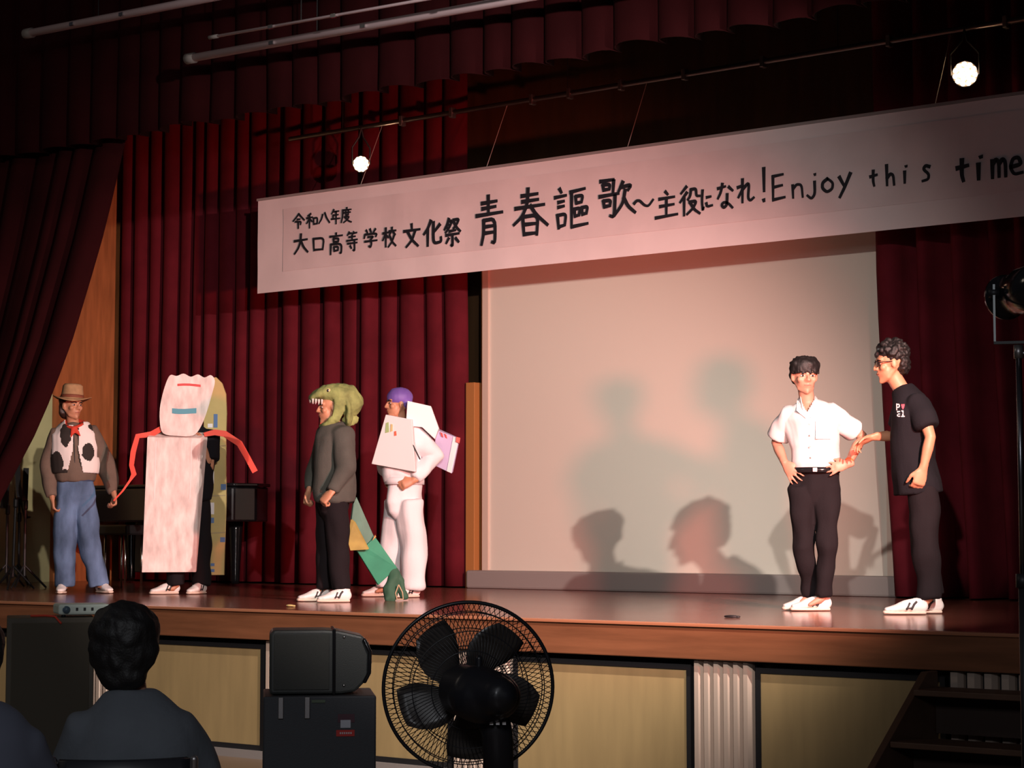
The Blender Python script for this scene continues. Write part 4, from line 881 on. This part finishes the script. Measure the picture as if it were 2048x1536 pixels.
# brown back board
BB = [(448, 1152), (451, 1000), (449, 870), (450, 820), (448, 780), (440, 758), (428, 746), (412, 748), (404, 765), (404, 850), (410, 900), (412, 1000), (418, 1152)]
by = .34; bm = bmesh.new(); f = [bm.verts.new(J(x, y, by)) for x, y in BB]; g = [bm.verts.new(J(x+1.5, y, by+.03)) for x, y in BB]; bm.faces.new(f); bm.faces.new(g[::-1])
for i in range(len(f)): j = (i+1) % len(f); bm.faces.new((f[j], f[i], g[i], g[j]))
bb = fin('brown_back_board', bm, CARD, F.root)
BLU = mat('blue_print', (.07, .16, .36), .6)
for x0, y0, x1, y1, mm in ((440, 966, 451, 978, BLU), (440, 1075, 450, 1085, BLU), (421, 1128, 429, 1134, BLU), (421, 1140, 429, 1146, BLU), (424, 822, 432, 850, BLU), (419, 940, 426, 965, CARDW), (415, 1004, 427, 1028, CARDW), (417, 1035, 427, 1046, BLU), (412, 842, 422, 850, CARDW)):
    bm = bmesh.new(); slab(bm, [J(x0, y0, by-.003), J(x1, y0, by-.003), J(x1, y1, by-.003), J(x0, y1, by-.003)], .002); fin('printed_patch', bm, mm, bb)
for yy in (888, 990, 1066):
    bm = bmesh.new(); slab(bm, [J(414, yy, by-.004), J(450, yy-2, by-.004), J(450, yy, by-.004), J(414, yy+2, by-.004)], .002); fin('board_seam', bm, mat('brown_tape', (.33, .24, .10), .5), bb)
# red streamer arms
def strip(name, pts, wd, yy):
    bm = bmesh.new(); P = [J(x, y, yy+dy) for x, y, dy in pts]; n = len(P); L = []; R_ = []
    for i, p in enumerate(P):
        t = (P[min(i+1, n-1)]-P[max(i-1, 0)]).normalized(); q = V(-t.z, 0, t.x)*wd[i]/2; L.append(p+q); R_.append(p-q)
    for i in range(n-1): slab(bm, [L[i], L[i+1], R_[i+1], R_[i]], .012)
    return fin(name, bm, REDARM, F.root)
strip('red_paper_arm', [(320, 858, .0), (300, 870, .0), (273, 874, -.02), (265, 905, -.03), (262, 932, -.03), (267, 950, -.04), (260, 962, -.05), (246, 983, -.07), (229, 1003, -.12)], [.045, .05, .045, .045, .04, .045, .02, .016, .012], -.12)
strip('red_paper_arm', [(404, 869, .0), (425, 864, .0), (445, 867, .0), (475, 886, .03), (490, 912, .04), (507, 943, .05)], [.035, .05, .055, .055, .05, .05], -.04)
# ================================================================ STAGE CLUTTER
# grand piano behind the left performers
p0 = onY(352, 1066, 14.1); p0.z = 1.0
t = empty('grand_piano', p0, .0); s = 195.0
bm = bmesh.new(); pts = [(-1.22, -.42), (.95, -.42), (1.12, -.30), (1.18, -.05), (1.08, .22), (.75, .40), (.1, .46), (-1.22, .46)]
plate(bm, pts, .34, axis=2, M=Matrix.Translation((0, 0, .80))); fin('piano_body', bm, BLACKG, t, bevel=.02)
bm = bmesh.new(); plate(bm, [(x*1.02, y*1.03) for x, y in pts], .03, axis=2, M=Matrix.Translation((0, 0, .99))); fin('piano_lid', bm, BLACKG, t, bevel=.01)
for x, y in ((-1.0, -.25), (-1.0, .3), (.85, .0)):
    bm = bmesh.new(); lathe(bm, [(.035, 0.02), (.045, .05), (.05, .2), (.07, .55), (.075, .64)], 16, Matrix.Translation((x, y, 0))); fin('leg', bm, BLACKG, t, True)
bm = bmesh.new(); box(bm, (-.5, -.1, .12), (-.3, .1, .64)); fin('pedal_lyre', bm, BLACKG, t, bevel=.01)
tag(t, 'black grand piano standing against the red curtain behind the cardboard costume', 'piano')
# stool with bright legs
p1 = onZ(246, 1172, 1.0); t = empty('piano_stool', p1)
bm = bmesh.new(); box(bm, (-.22, -.16, .50), (.22, .16, .60)); fin('seat', bm, BLACK, t, bevel=.02)
for x in (-.12, .12):
    for y in (-.13, .13):
        bm = bmesh.new(); tube(bm, [(x, y, 0), (x, y, .50)], .012, n=10, cap='flat'); fin('leg', bm, CHROME, t, True)
tag(t, 'black stool with thin chrome legs beside the jeans-wearing performer', 'stool')
# folded music stands at far left
def mstand(px, py, h, label, rot, lean=0.0, desk=True):
    p = onZ(px, py, 1.0); t = empty('music_stand', p, rot)
    bm = bmesh.new(); tube(bm, [(0, 0, .12), (lean, 0, h)], .014, n=8); fin('pole', bm, BLACK, t, True)
    for k in range(3):
        a = k*2.094; bm = bmesh.new(); tube(bm, [(0, 0, .22), (.20*math.cos(a), .20*math.sin(a), .012)], .010, n=8); fin('leg', bm, BLACK, t, True)
    bm = bmesh.new(); tube(bm, [(lean*.7, 0, h*.7), (lean*.72, 0, h*.7+.06)], .024, n=10); fin('clamp_collar', bm, BLACK, t, True)
    if desk:
        bm = bmesh.new(); M = Matrix.Translation((lean, -.01, h)) @ Matrix.Rotation(-.25, 4, 'X'); box(bm, (-.025, -.012, -.26), (.025, .012, .05), M); box(bm, (-.025, -.04, -.27), (.025, .012, -.255), M); fin('folded_desk', bm, BLACK, t)
    tag(t, label, 'music stand', 'folded music stands at the left end of the stage')
mstand(12, 1174, 1.02, 'folded black music stand at the very left edge of the picture', .3, 0)
mstand(25, 1179, 1.10, 'tallest folded black music stand, just under the swept curtain', 1.2, .02)
mstand(37, 1173, .92, 'short folded black music stand between two taller ones', 2.0, -.02)
mstand(48, 1177, 1.08, 'rightmost folded black music stand, nearest the performer in jeans', .8, 0)
for px, py, r, lab in ((1462, 1236, .03, 'small dark scrap lying near the stage front left of the white-shirted performer'), (580, 1214, .022, 'small tan scrap on the stage left of the dinosaur hood performer\'s shoes')):
    p = onZ(px, py, 1.0); bm = bmesh.new(); ell(bm, (0, 0, .010), (r*1.6, r, .009)); ell(bm, (r*1.4, .005, .008), (r*.7, r*.6, .007)); ell(bm, (-r*1.1, .01, .007), (r*.6, r*.7, .006))
    o = blob('floor_scrap', bm, BLACK if r > .025 else CARD, None, .003, 1); o.location = p+V(0, 0, .0); tag(o, lab, 'scrap')
# ================================================================ IN FRONT OF THE STAGE
def ground(px, py, sc):
    p = atS(px, py, sc); p.z = 0.0; return p
def viewrot(p): return math.atan2(-p.x, p.y)
# road case and loudspeaker
g = ground(640, 1390, 420); rz = viewrot(g)+.03
t = empty('road_case', g, rz); W2 = .268
bm = bmesh.new(); box(bm, (-W2, 0, .03), (W2, .5, .745)); fin('case_body', bm, mat('case_black', (.06, .065, .075), .55, bump=.1, bscale=150), t, bevel=.008)
for x in (-.185, -.06):
    bm = bmesh.new(); box(bm, (x-.013, -.012, .64), (x+.013, .002, .742)); fin('latch', bm, STEEL, t, bevel=.003)
bm = bmesh.new(); box(bm, (-.04, -.008, .715), (.025, .002, .728)); fin('name_plate', bm, mat('case_tag', (.12, .16, .10), .5), t)
bm = bmesh.new(); box(bm, (.085, -.004, .62), (.165, .001, .66)); fin('sticker', bm, mat('sticker_dark', (.10, .03, .05), .5), t)
bm = bmesh.new(); box(bm, (.098, -.006, .595), (.146, .0, .632)); fin('white_sticker', bm, mat('sticker_white', (.7, .72, .8), .4), t)
bm = bmesh.new(); box(bm, (.078, -.006, .555), (.165, .0, .585)); fin('red_sticker', bm, mat('sticker_red', (.75, .04, .03), .5), t)
for k in range(6):
    bm = bmesh.new(); box(bm, (.095+k*.010, -.008, .566), (.101+k*.010, .0, .575)); fin('sticker_letter', bm, CARDW, t)
for x in (-W2+.05, W2-.05):
    for y in (.06, .44):
        bm = bmesh.new(); tube(bm, [(x-.012, y, .03), (x+.012, y, .03)], .03, n=14, cap='flat'); fin('caster', bm, BLACK, t, True)
tag(t, 'black road case with red sticker, standing under the sideways loudspeaker', 'case')
t = empty('loudspeaker', g+Vector((math.cos(rz)*-.0, 0, .751)), rz)
bm = bmesh.new()
prof = [(-.235, .0), (-.24, .02), (-.24, .285), (-.225, .305), (.02, .305), (.09, .300), (.20, .275), (.235, .245), (.25, .15), (.235, .075), (.17, .01), (.10, .0)]
plate(bm, prof, .30, axis=1, M=Matrix.Translation((0, .20, 0))); fin('cabinet', bm, DARKP, t, bevel=.018)
bm = bmesh.new(); plate(bm, [(.060, -.004), (.075, -.004), (.075, .309), (.060, .309)], .325, axis=1, M=Matrix.Translation((0, .20, 0))); fin('cabinet_seam', bm, BLACKG, t, bevel=.003)
bm = bmesh.new(); plate(bm, [(-.22, .02), (.045, .02), (.045, .285), (-.22, .285)], .01, axis=1, M=Matrix.Translation((0, .048, 0))); fin('grille', bm, mat('grille', (.075, .078, .072), .6, bump=.4, bscale=500), t, bevel=.004)
bm = bmesh.new(); tube(bm, [(.215, .04, .06), (.235, .03, .10), (.238, .03, .20), (.212, .04, .255)], .010, n=8); fin('carry_handle', bm, BLACKG, t, True)
for x, z in ((.115, .27), (.115, .04)):
    bm = bmesh.new(); ell(bm, (x, .048, z), (.007, .004, .007), None, 10, 6); fin('screw', bm, CHROME, t, True)
tag(t, 'black loudspeaker lying on its side on top of the road case', 'loudspeaker')
# tall dark cabinet and projector
g = ground(102, 1235, 380); rz = viewrot(g)+.02; t = empty('equipment_cabinet', g, rz)
bm = bmesh.new(); box(bm, (-.225, 0, 0), (.225, .40, 1.075)); fin('cabinet_body', bm, mat('cabinet_dark', (.13, .11, .08), .6, var=.1), t, bevel=.006)
bm = bmesh.new(); box(bm, (-.20, -.008, .03), (.20, .002, 1.05)); fin('front_cloth', bm, mat('cabinet_cloth', (.11, .095, .07), .85), t, bevel=.003)
tag(t, 'tall dark cabinet standing left of the seated audience member', 'cabinet')
t = empty('projector', g+Vector((math.cos(rz)*.14, math.sin(rz)*.14, 1.076)), rz+.1); PJ = mat('projector_grey', (.75, .88, .80), .45)
bm = bmesh.new(); box(bm, (-.10, .02, .012), (.17, .26, .068)); fin('case', bm, PJ, t, bevel=.012)
for x in (-.07, .14):
    bm = bmesh.new(); tube(bm, [(x, .05, 0), (x, .05, .014)], .012, n=10, cap='flat'); fin('foot', bm, BLACK, t, True)
bm = bmesh.new(); tube(bm, [(-.06, .022, .040), (-.06, .008, .040)], .020, n=16, cap='flat'); fin('lens', bm, mat('lens_blue', (.10, .16, .22), .15), t, True)
for k in range(3):
    bm = bmesh.new(); box(bm, (-.01+k*.04, .016, .034), (.002+k*.04, .022, .050)); fin('socket', bm, BLACK, t)
tag(t, 'pale grey flat device on top of the tall dark cabinet', 'projector')
bm = bmesh.new(); tube(bm, [(-.10, .05, .006), (-.03, .015, .008), (.02, -.004, .004), (.05, -.014, -.03)], .006, n=8); o = fin('red_cable', bm, REDARM, None, True); o.location = g+Vector((0, 0, 1.078)); o.rotation_euler = (0, 0, rz)
tag(o, 'short red cable on the tall dark cabinet beside the pale device', 'cable')
# pedestal fan seen from behind
c = atS(937, 1375, 680); g = Vector((c.x, c.y, 0)); rz = viewrot(g); H = c.z
t = empty('pedestal_fan', g, rz)
f = V(-.10, 1, .04).normalized(); M3 = basis(f); MX = Matrix.Translation((0, 0, H)) @ M3.to_4x4() @ Matrix.Rotation(-math.pi/2, 4, 'X')
FB = mat('fan_black', (.010, .010, .013), .35)
bm = bmesh.new(); torus(bm, .250, .0055, MX, 96, 8); fin('guard_rim', bm, FB, t, True)
for sgn, nm in ((-1, 'rear_guard'), (1, 'front_guard')):
    bm = bmesh.new(); n = 96
    for k in range(n):
        a0 = 2*math.pi*k/n; pts = []
        for j in range(7):
            r = .05+.198*j/6; a = a0+.35*(j/6)*sgn; z = sgn*.075*(1-(j/6)**2.6)
            pts.append(MX @ Vector((r*math.cos(a), r*math.sin(a), z)))
        tube(bm, pts, .0011, n=4, cap='flat')
    for r in (.06, .115, .17, .222):
        q = (r-.05)/.198; torus(bm, r, .0016, MX @ Matrix.Translation((0, 0, sgn*.077*(1-max(0, q)**2.6))), 60, 5)
    o = fin(nm, bm, FB, t, True)
bm = bmesh.new(); lathe(bm, [(.052, .062), (.052, .082), (.01, .086)], 24, MX); fin('guard_hub', bm, FB, t, True)
for k in range(5):
    bm = bmesh.new(); a0 = 2*math.pi*k/5; rows = []
    for j in range(8):
        r = .035+.175*j/7; wdt = .30+.42*math.sin(math.pi*min(1, .2+j/9)); row = []
        for i in range(6):
            u = i/5-.5; a = a0+u*wdt*1.5+.35*j/7; row.append(MX @ Vector((r*math.cos(a), r*math.sin(a), u*.055)))
        rows.append(row)
    VV = [[bm.verts.new(v) for v in row] for row in rows]
    for a, b in zip(VV, VV[1:]):
        for i in range(5): bm.faces.new((a[i], a[i+1], b[i+1], b[i]))
    o = fin('fan_blade', bm, mat('fan_blade', (.05, .042, .038), .35), t, True); s_ = o.modifiers.new('s', 'SOLIDIFY'); s_.thickness = .002
bm = bmesh.new()
tube(bm, [V(-.035, -.055, H-.005), V(-.02, -.10, H), V(.03, -.20, H), V(.085, -.27, H-.003)], [.045, .075, .085, .055], [.05, .075, .078, .055], n=22)
ell(bm, V(.045, -.2, H-.01), (.105, .09, .078)); blob('motor_housing', bm, FB, t, .007, 3)
bm = bmesh.new(); tube(bm, [V(.030, -.18, H+.07), V(.030, -.18, H+.095)], .010, n=10); fin('swing_knob', bm, FB, t, True)
bm = bmesh.new(); tube(bm, [V(.065, -.17, H-.06), V(.082, -.15, H-.12), V(.09, -.14, H-.30)], [.05, .045, .042], [.04, .035, .035], n=16, cap='flat'); fin('neck', bm, FB, t, True)
for k in range(3):
    bm = bmesh.new(); box(bm, (.060+k*.018, -.222, H-.088), (.070+k*.018, -.212, H-.080)); fin('switch', bm, CARDW, t)
bm = bmesh.new(); tube(bm, [V(.09, -.14, H-.28), V(.09, -.14, .03)], .028, n=16, cap='flat'); fin('pole', bm, FB, t, True)
bm = bmesh.new(); lathe(bm, [(.20, 0), (.20, .015), (.12, .035), (.04, .05)], 32, Matrix.Translation((.09, -.14, 0))); fin('base', bm, FB, t, True)
tag(t, 'large black pedestal fan seen from behind in front of the stage', 'fan')
# light stand with spotlight at the right edge
c = atS(2037, 690, 540); g = Vector((c.x, c.y, 0)); rz = viewrot(g); H = c.z; t = empty('light_stand', g, rz)
bm = bmesh.new(); tube(bm, [(0, 0, .25), (0, 0, 1.35)], .017, n=12, cap='flat'); fin('lower_pole', bm, BLACK, t, True)
bm = bmesh.new(); tube(bm, [(0, 0, 1.35), (0, 0, H)], .011, n=12, cap='flat'); fin('upper_pole', bm, mat('dull_chrome', (.25, .25, .27), .3, 1.0), t, True)
for z, r in ((1.35, .026), (H-.02, .018)):
    bm = bmesh.new(); tube(bm, [(0, 0, z-.03), (0, 0, z+.02)], r, n=12, cap='flat'); tube(bm, [(0, 0, z-.01), (.05, 0, z-.01)], .008, n=8); fin('collar', bm, STEEL if z > 1.5 else BLACK, t, True)
for k in range(3):
    a = k*2.094+.4; bm = bmesh.new(); tube(bm, [(0, 0, .30), (.45*math.cos(a), .45*math.sin(a), .012)], .011, n=8); fin('leg', bm, BLACK, t, True)
tag(t, 'thin black light stand at the right edge, holding a spotlight', 'stand')
t2 = empty('spotlight', Vector((c.x, c.y, H)), rz)
bm = bmesh.new(); f = V(-.55, 1, -.05).normalized(); M3 = basis(f); hc = V(.02, .02, .20); MX = Matrix.Translation(hc) @ M3.to_4x4() @ Matrix.Rotation(-math.pi/2, 4, 'X')
lathe(bm, [(.05, -.22), (.085, -.20), (.09, -.02), (.078, 0), (.078, .12), (.086, .125), (.086, .14), (.075, .14), (.07, .05)], 32, MX); fin('lamp_body', bm, BLACKG, t2, True)
bm = bmesh.new(); torus(bm, .088, .005, MX @ Matrix.Translation((0, 0, -.19)), 40, 8); fin('rear_ring', bm, mat('dark_steel', (.2, .22, .22), .25, .9), t2, True)
bm = bmesh.new(); torus(bm, .05, .004, MX @ Matrix.Translation((0, 0, -.225)), 30, 8); fin('rear_cap_ring', bm, STEEL, t2, True)
for s in (-1, 1):
    bm = bmesh.new(); box(bm, (hc.x+s*.105-.004, hc.y-.014, .015), (hc.x+s*.105+.004, hc.y+.014, .23)); fin('yoke_arm', bm, mat('yoke_grey', (.16, .17, .17), .4, .5), t2)
    bm = bmesh.new(); tube(bm, [(hc.x+s*.085, hc.y, .2), (hc.x+s*.125, hc.y, .2)], .018, n=14, cap='flat'); fin('tilt_knob', bm, BLACK, t2, True)
bm = bmesh.new(); box(bm, (hc.x-.109, hc.y-.014, .006), (hc.x+.109, hc.y+.014, .016)); fin('yoke_base', bm, BLACK, t2)
tag(t2, 'black spotlight on top of the light stand, cut by the right edge', 'lamp')
# wooden steps up to the stage, at the right
xs0 = onY(1865, 1335, 9.76).x; t = empty('wooden_steps', Vector((xs0+.9, 9.75, 0)))
STP = mat('steps_wood', (.10, .05, .03), .5, var=.2, vscale=4)
for k, z in enumerate((.72, .48, .24)):
    y = -.02-.27*k
    bm = bmesh.new(); box(bm, (-.86, y-.28, z-.03), (1.5, y, z)); fin('tread', bm, STP, t, bevel=.004)
    bm = bmesh.new(); box(bm, (-.86, y-.02, max(0.0, z-.24)), (1.5, y, z-.03)); fin('riser', bm, mat('riser_dark', (.05, .028, .02), .6), t)
bm = bmesh.new(); plate(bm, [(-.0, .0), (-.0, .80), (-.12, .80), (-1.10, .10), (-1.10, 0)], .04, axis=0, M=Matrix.Translation((-.885, 0, 0))); fin('stringer', bm, STP, t, bevel=.004)
tag(t, 'dark wooden steps leading up to the stage at the lower right', 'steps')
# ================================================================ AUDIENCE
def chair(c, rz, H, label, w=.40):
    t = empty('folding_chair', Vector((c.x, c.y, 0)), rz)
    bm = bmesh.new(); rows = []
    for j in range(5):
        z = H-.26+.26*j/4; rows.append([bm.verts.new((w/2*(i/6-1)*1.0 if False else -w/2+w*i/12, -.02-.05*math.sin(math.pi*i/12)-.03*(j/4), z)) for i in range(13)])
    for a, b in zip(rows, rows[1:]):
        for i in range(12): bm.faces.new((a[i], a[i+1], b[i+1], b[i]))
    o = fin('backrest', bm, mat('chair_vinyl', (.012, .012, .016), .45), t, True); s = o.modifiers.new('s', 'SOLIDIFY'); s.thickness = .025
    bm = bmesh.new(); box(bm, (-w/2+.02, .02, .40), (w/2-.02, .42, .44)); fin('seat', bm, mat('chair_vinyl', (.012, .012, .016), .45), t, bevel=.015)
    for s_ in (-1, 1):
        bm = bmesh.new(); tube(bm, [(s_*(w/2+.008), -.075, H-.0), (s_*(w/2+.008), .02, .45), (s_*(w/2+.008), .40, .0)], .011, n=10); fin('frame_leg', bm, STEEL, t, True)
        bm = bmesh.new(); tube(bm, [(s_*(w/2-.012), .36, .40), (s_*(w/2-.012), -.04, 0)], .011, n=10); fin('rear_leg', bm, STEEL, t, True)
    bm = bmesh.new(); ell(bm, (-w/2-.006, -.075, H+.002), (.014, .014, .012)); fin('corner_glint', bm, CHROME, t, True)  # bright bead on one corner only, modelled to stand for a glint
    tag(t, label, 'chair')
SH1 = mat('slate_shirt', (.085, .095, .11), .9, var=.08, bump=.15, bscale=60)
def sitter(px, topy, sc, label, m, turn=.0, chairlab=None):
    top = atS(px, topy, sc); base = Vector((top.x, top.y, 0)); F = Fig(px, topy+(top.z)*sc, sc, label, base=base)
    root = F.root; H = top.z; hz = H-.125
    side = V(1, turn*.3, 0)
    p = dict(side=side, head=V(.0, .0, hz), face=V(turn, 1, -.02), neck=V(.015, -.02, hz-.155), shL=V(-.115, -.03, hz-.240), shR=V(.155, -.03, hz-.240),
      elL=V(-.155, .06, hz-.50), wrL=V(-.10, .28, hz-.58), elR=V(.225, .06, hz-.50), wrR=V(.12, .28, hz-.58), hipL=V(-.09, .02, .50), hipR=V(.09, .02, .50),
      knL=V(-.12, .46, .50), knR=V(.12, .46, .50), anL=V(-.12, .50, .09), anR=V(.12, .50, .09), toeL=V(0, 1, 0), toeR=V(0, 1, 0),
      hL=((V(.5, .8, -.2), V(0, .2, -1)), dict(curl=.4, thumb=1)), hR=((V(-.5, .8, -.2), V(0, .2, -1)), dict(curl=.4, thumb=-1)))
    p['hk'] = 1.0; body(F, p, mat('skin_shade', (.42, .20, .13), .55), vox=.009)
    face(p['head'], p['face'], root)
    hc = p['head']; M = hbasis(p['face']); bm = bmesh.new()
    ell(bm, hc+M @ V(0, -.020, .038), (.090, .104, .088), M); ell(bm, hc+M @ V(0, -.045, -.01), (.087, .068, .085), M); ell(bm, hc+M @ V(0, -.052, -.075), (.060, .045, .055), M)
    blob('hair', bm, HAIR, root, .007, 2, .007, 30)
    bm = bmesh.new(); nz_ = hz-.135
    torso(bm, [V(0, .0, .46), V(0, -.01, .62), V(.03, -.03, hz-.42), V(.03, -.04, hz-.30), V(.025, -.035, hz-.215), V(.015, -.025, hz-.165), V(.015, -.02, nz_+.015)], [.17, .18, .185, .180, .158, .118, .072], [.14, .14, .13, .125, .10, .08, .065], side, cap='flat')
    for q in 'LR': tube(bm, [V(.02, -.03, hz-.27), p['sh'+q], p['sh'+q].lerp(p['el'+q], .5), p['sh'+q].lerp(p['el'+q], .95)], [.10, .068, .082, .082], cap='flat', n=16)
    blob('shirt', bm, m, root, .011, 14, .016, 5)
    bm = bmesh.new(); torso(bm, [V(0, .02, .47), V(0, .02, .56), V(0, -.0, .64)], [.17, .18, .16], [.13, .14, .12], side, cap='flat')
    for q in 'LR': tube(bm, [p['hip'+q], p['kn'+q]+V(0, 0, .0), p['kn'+q].lerp(p['an'+q], .5), p['an'+q]+V(0, 0, -.02)], [.095, .075, .065, .06], cap='flat', n=16)
    blob('trousers', bm, TROUB, root, .011, 3, .01, 6)
    for q in 'LR': shoe(F, V(p['an'+q].x, p['an'+q].y-.04, 0), V(0, 1, 0), L=.26, m=BLACK)
    if chairlab: chair(base+Vector((math.sin(-F.rz)*-.20, -math.cos(F.rz)*.20, 0)), F.rz, .905, chairlab, .36)
    return F
sitter(252, 1203, 700, 'black-haired person in slate shirt seated with back to the camera', SH1, .12, 'black folding chair under the person in the slate shirt')
sitter(-70, 1212, 800, 'seated person cut off by the left picture edge, only a shoulder showing', mat('navy_shirt', (.06, .065, .09), .9), .1, 'folding chair under the person cut off by the left edge')
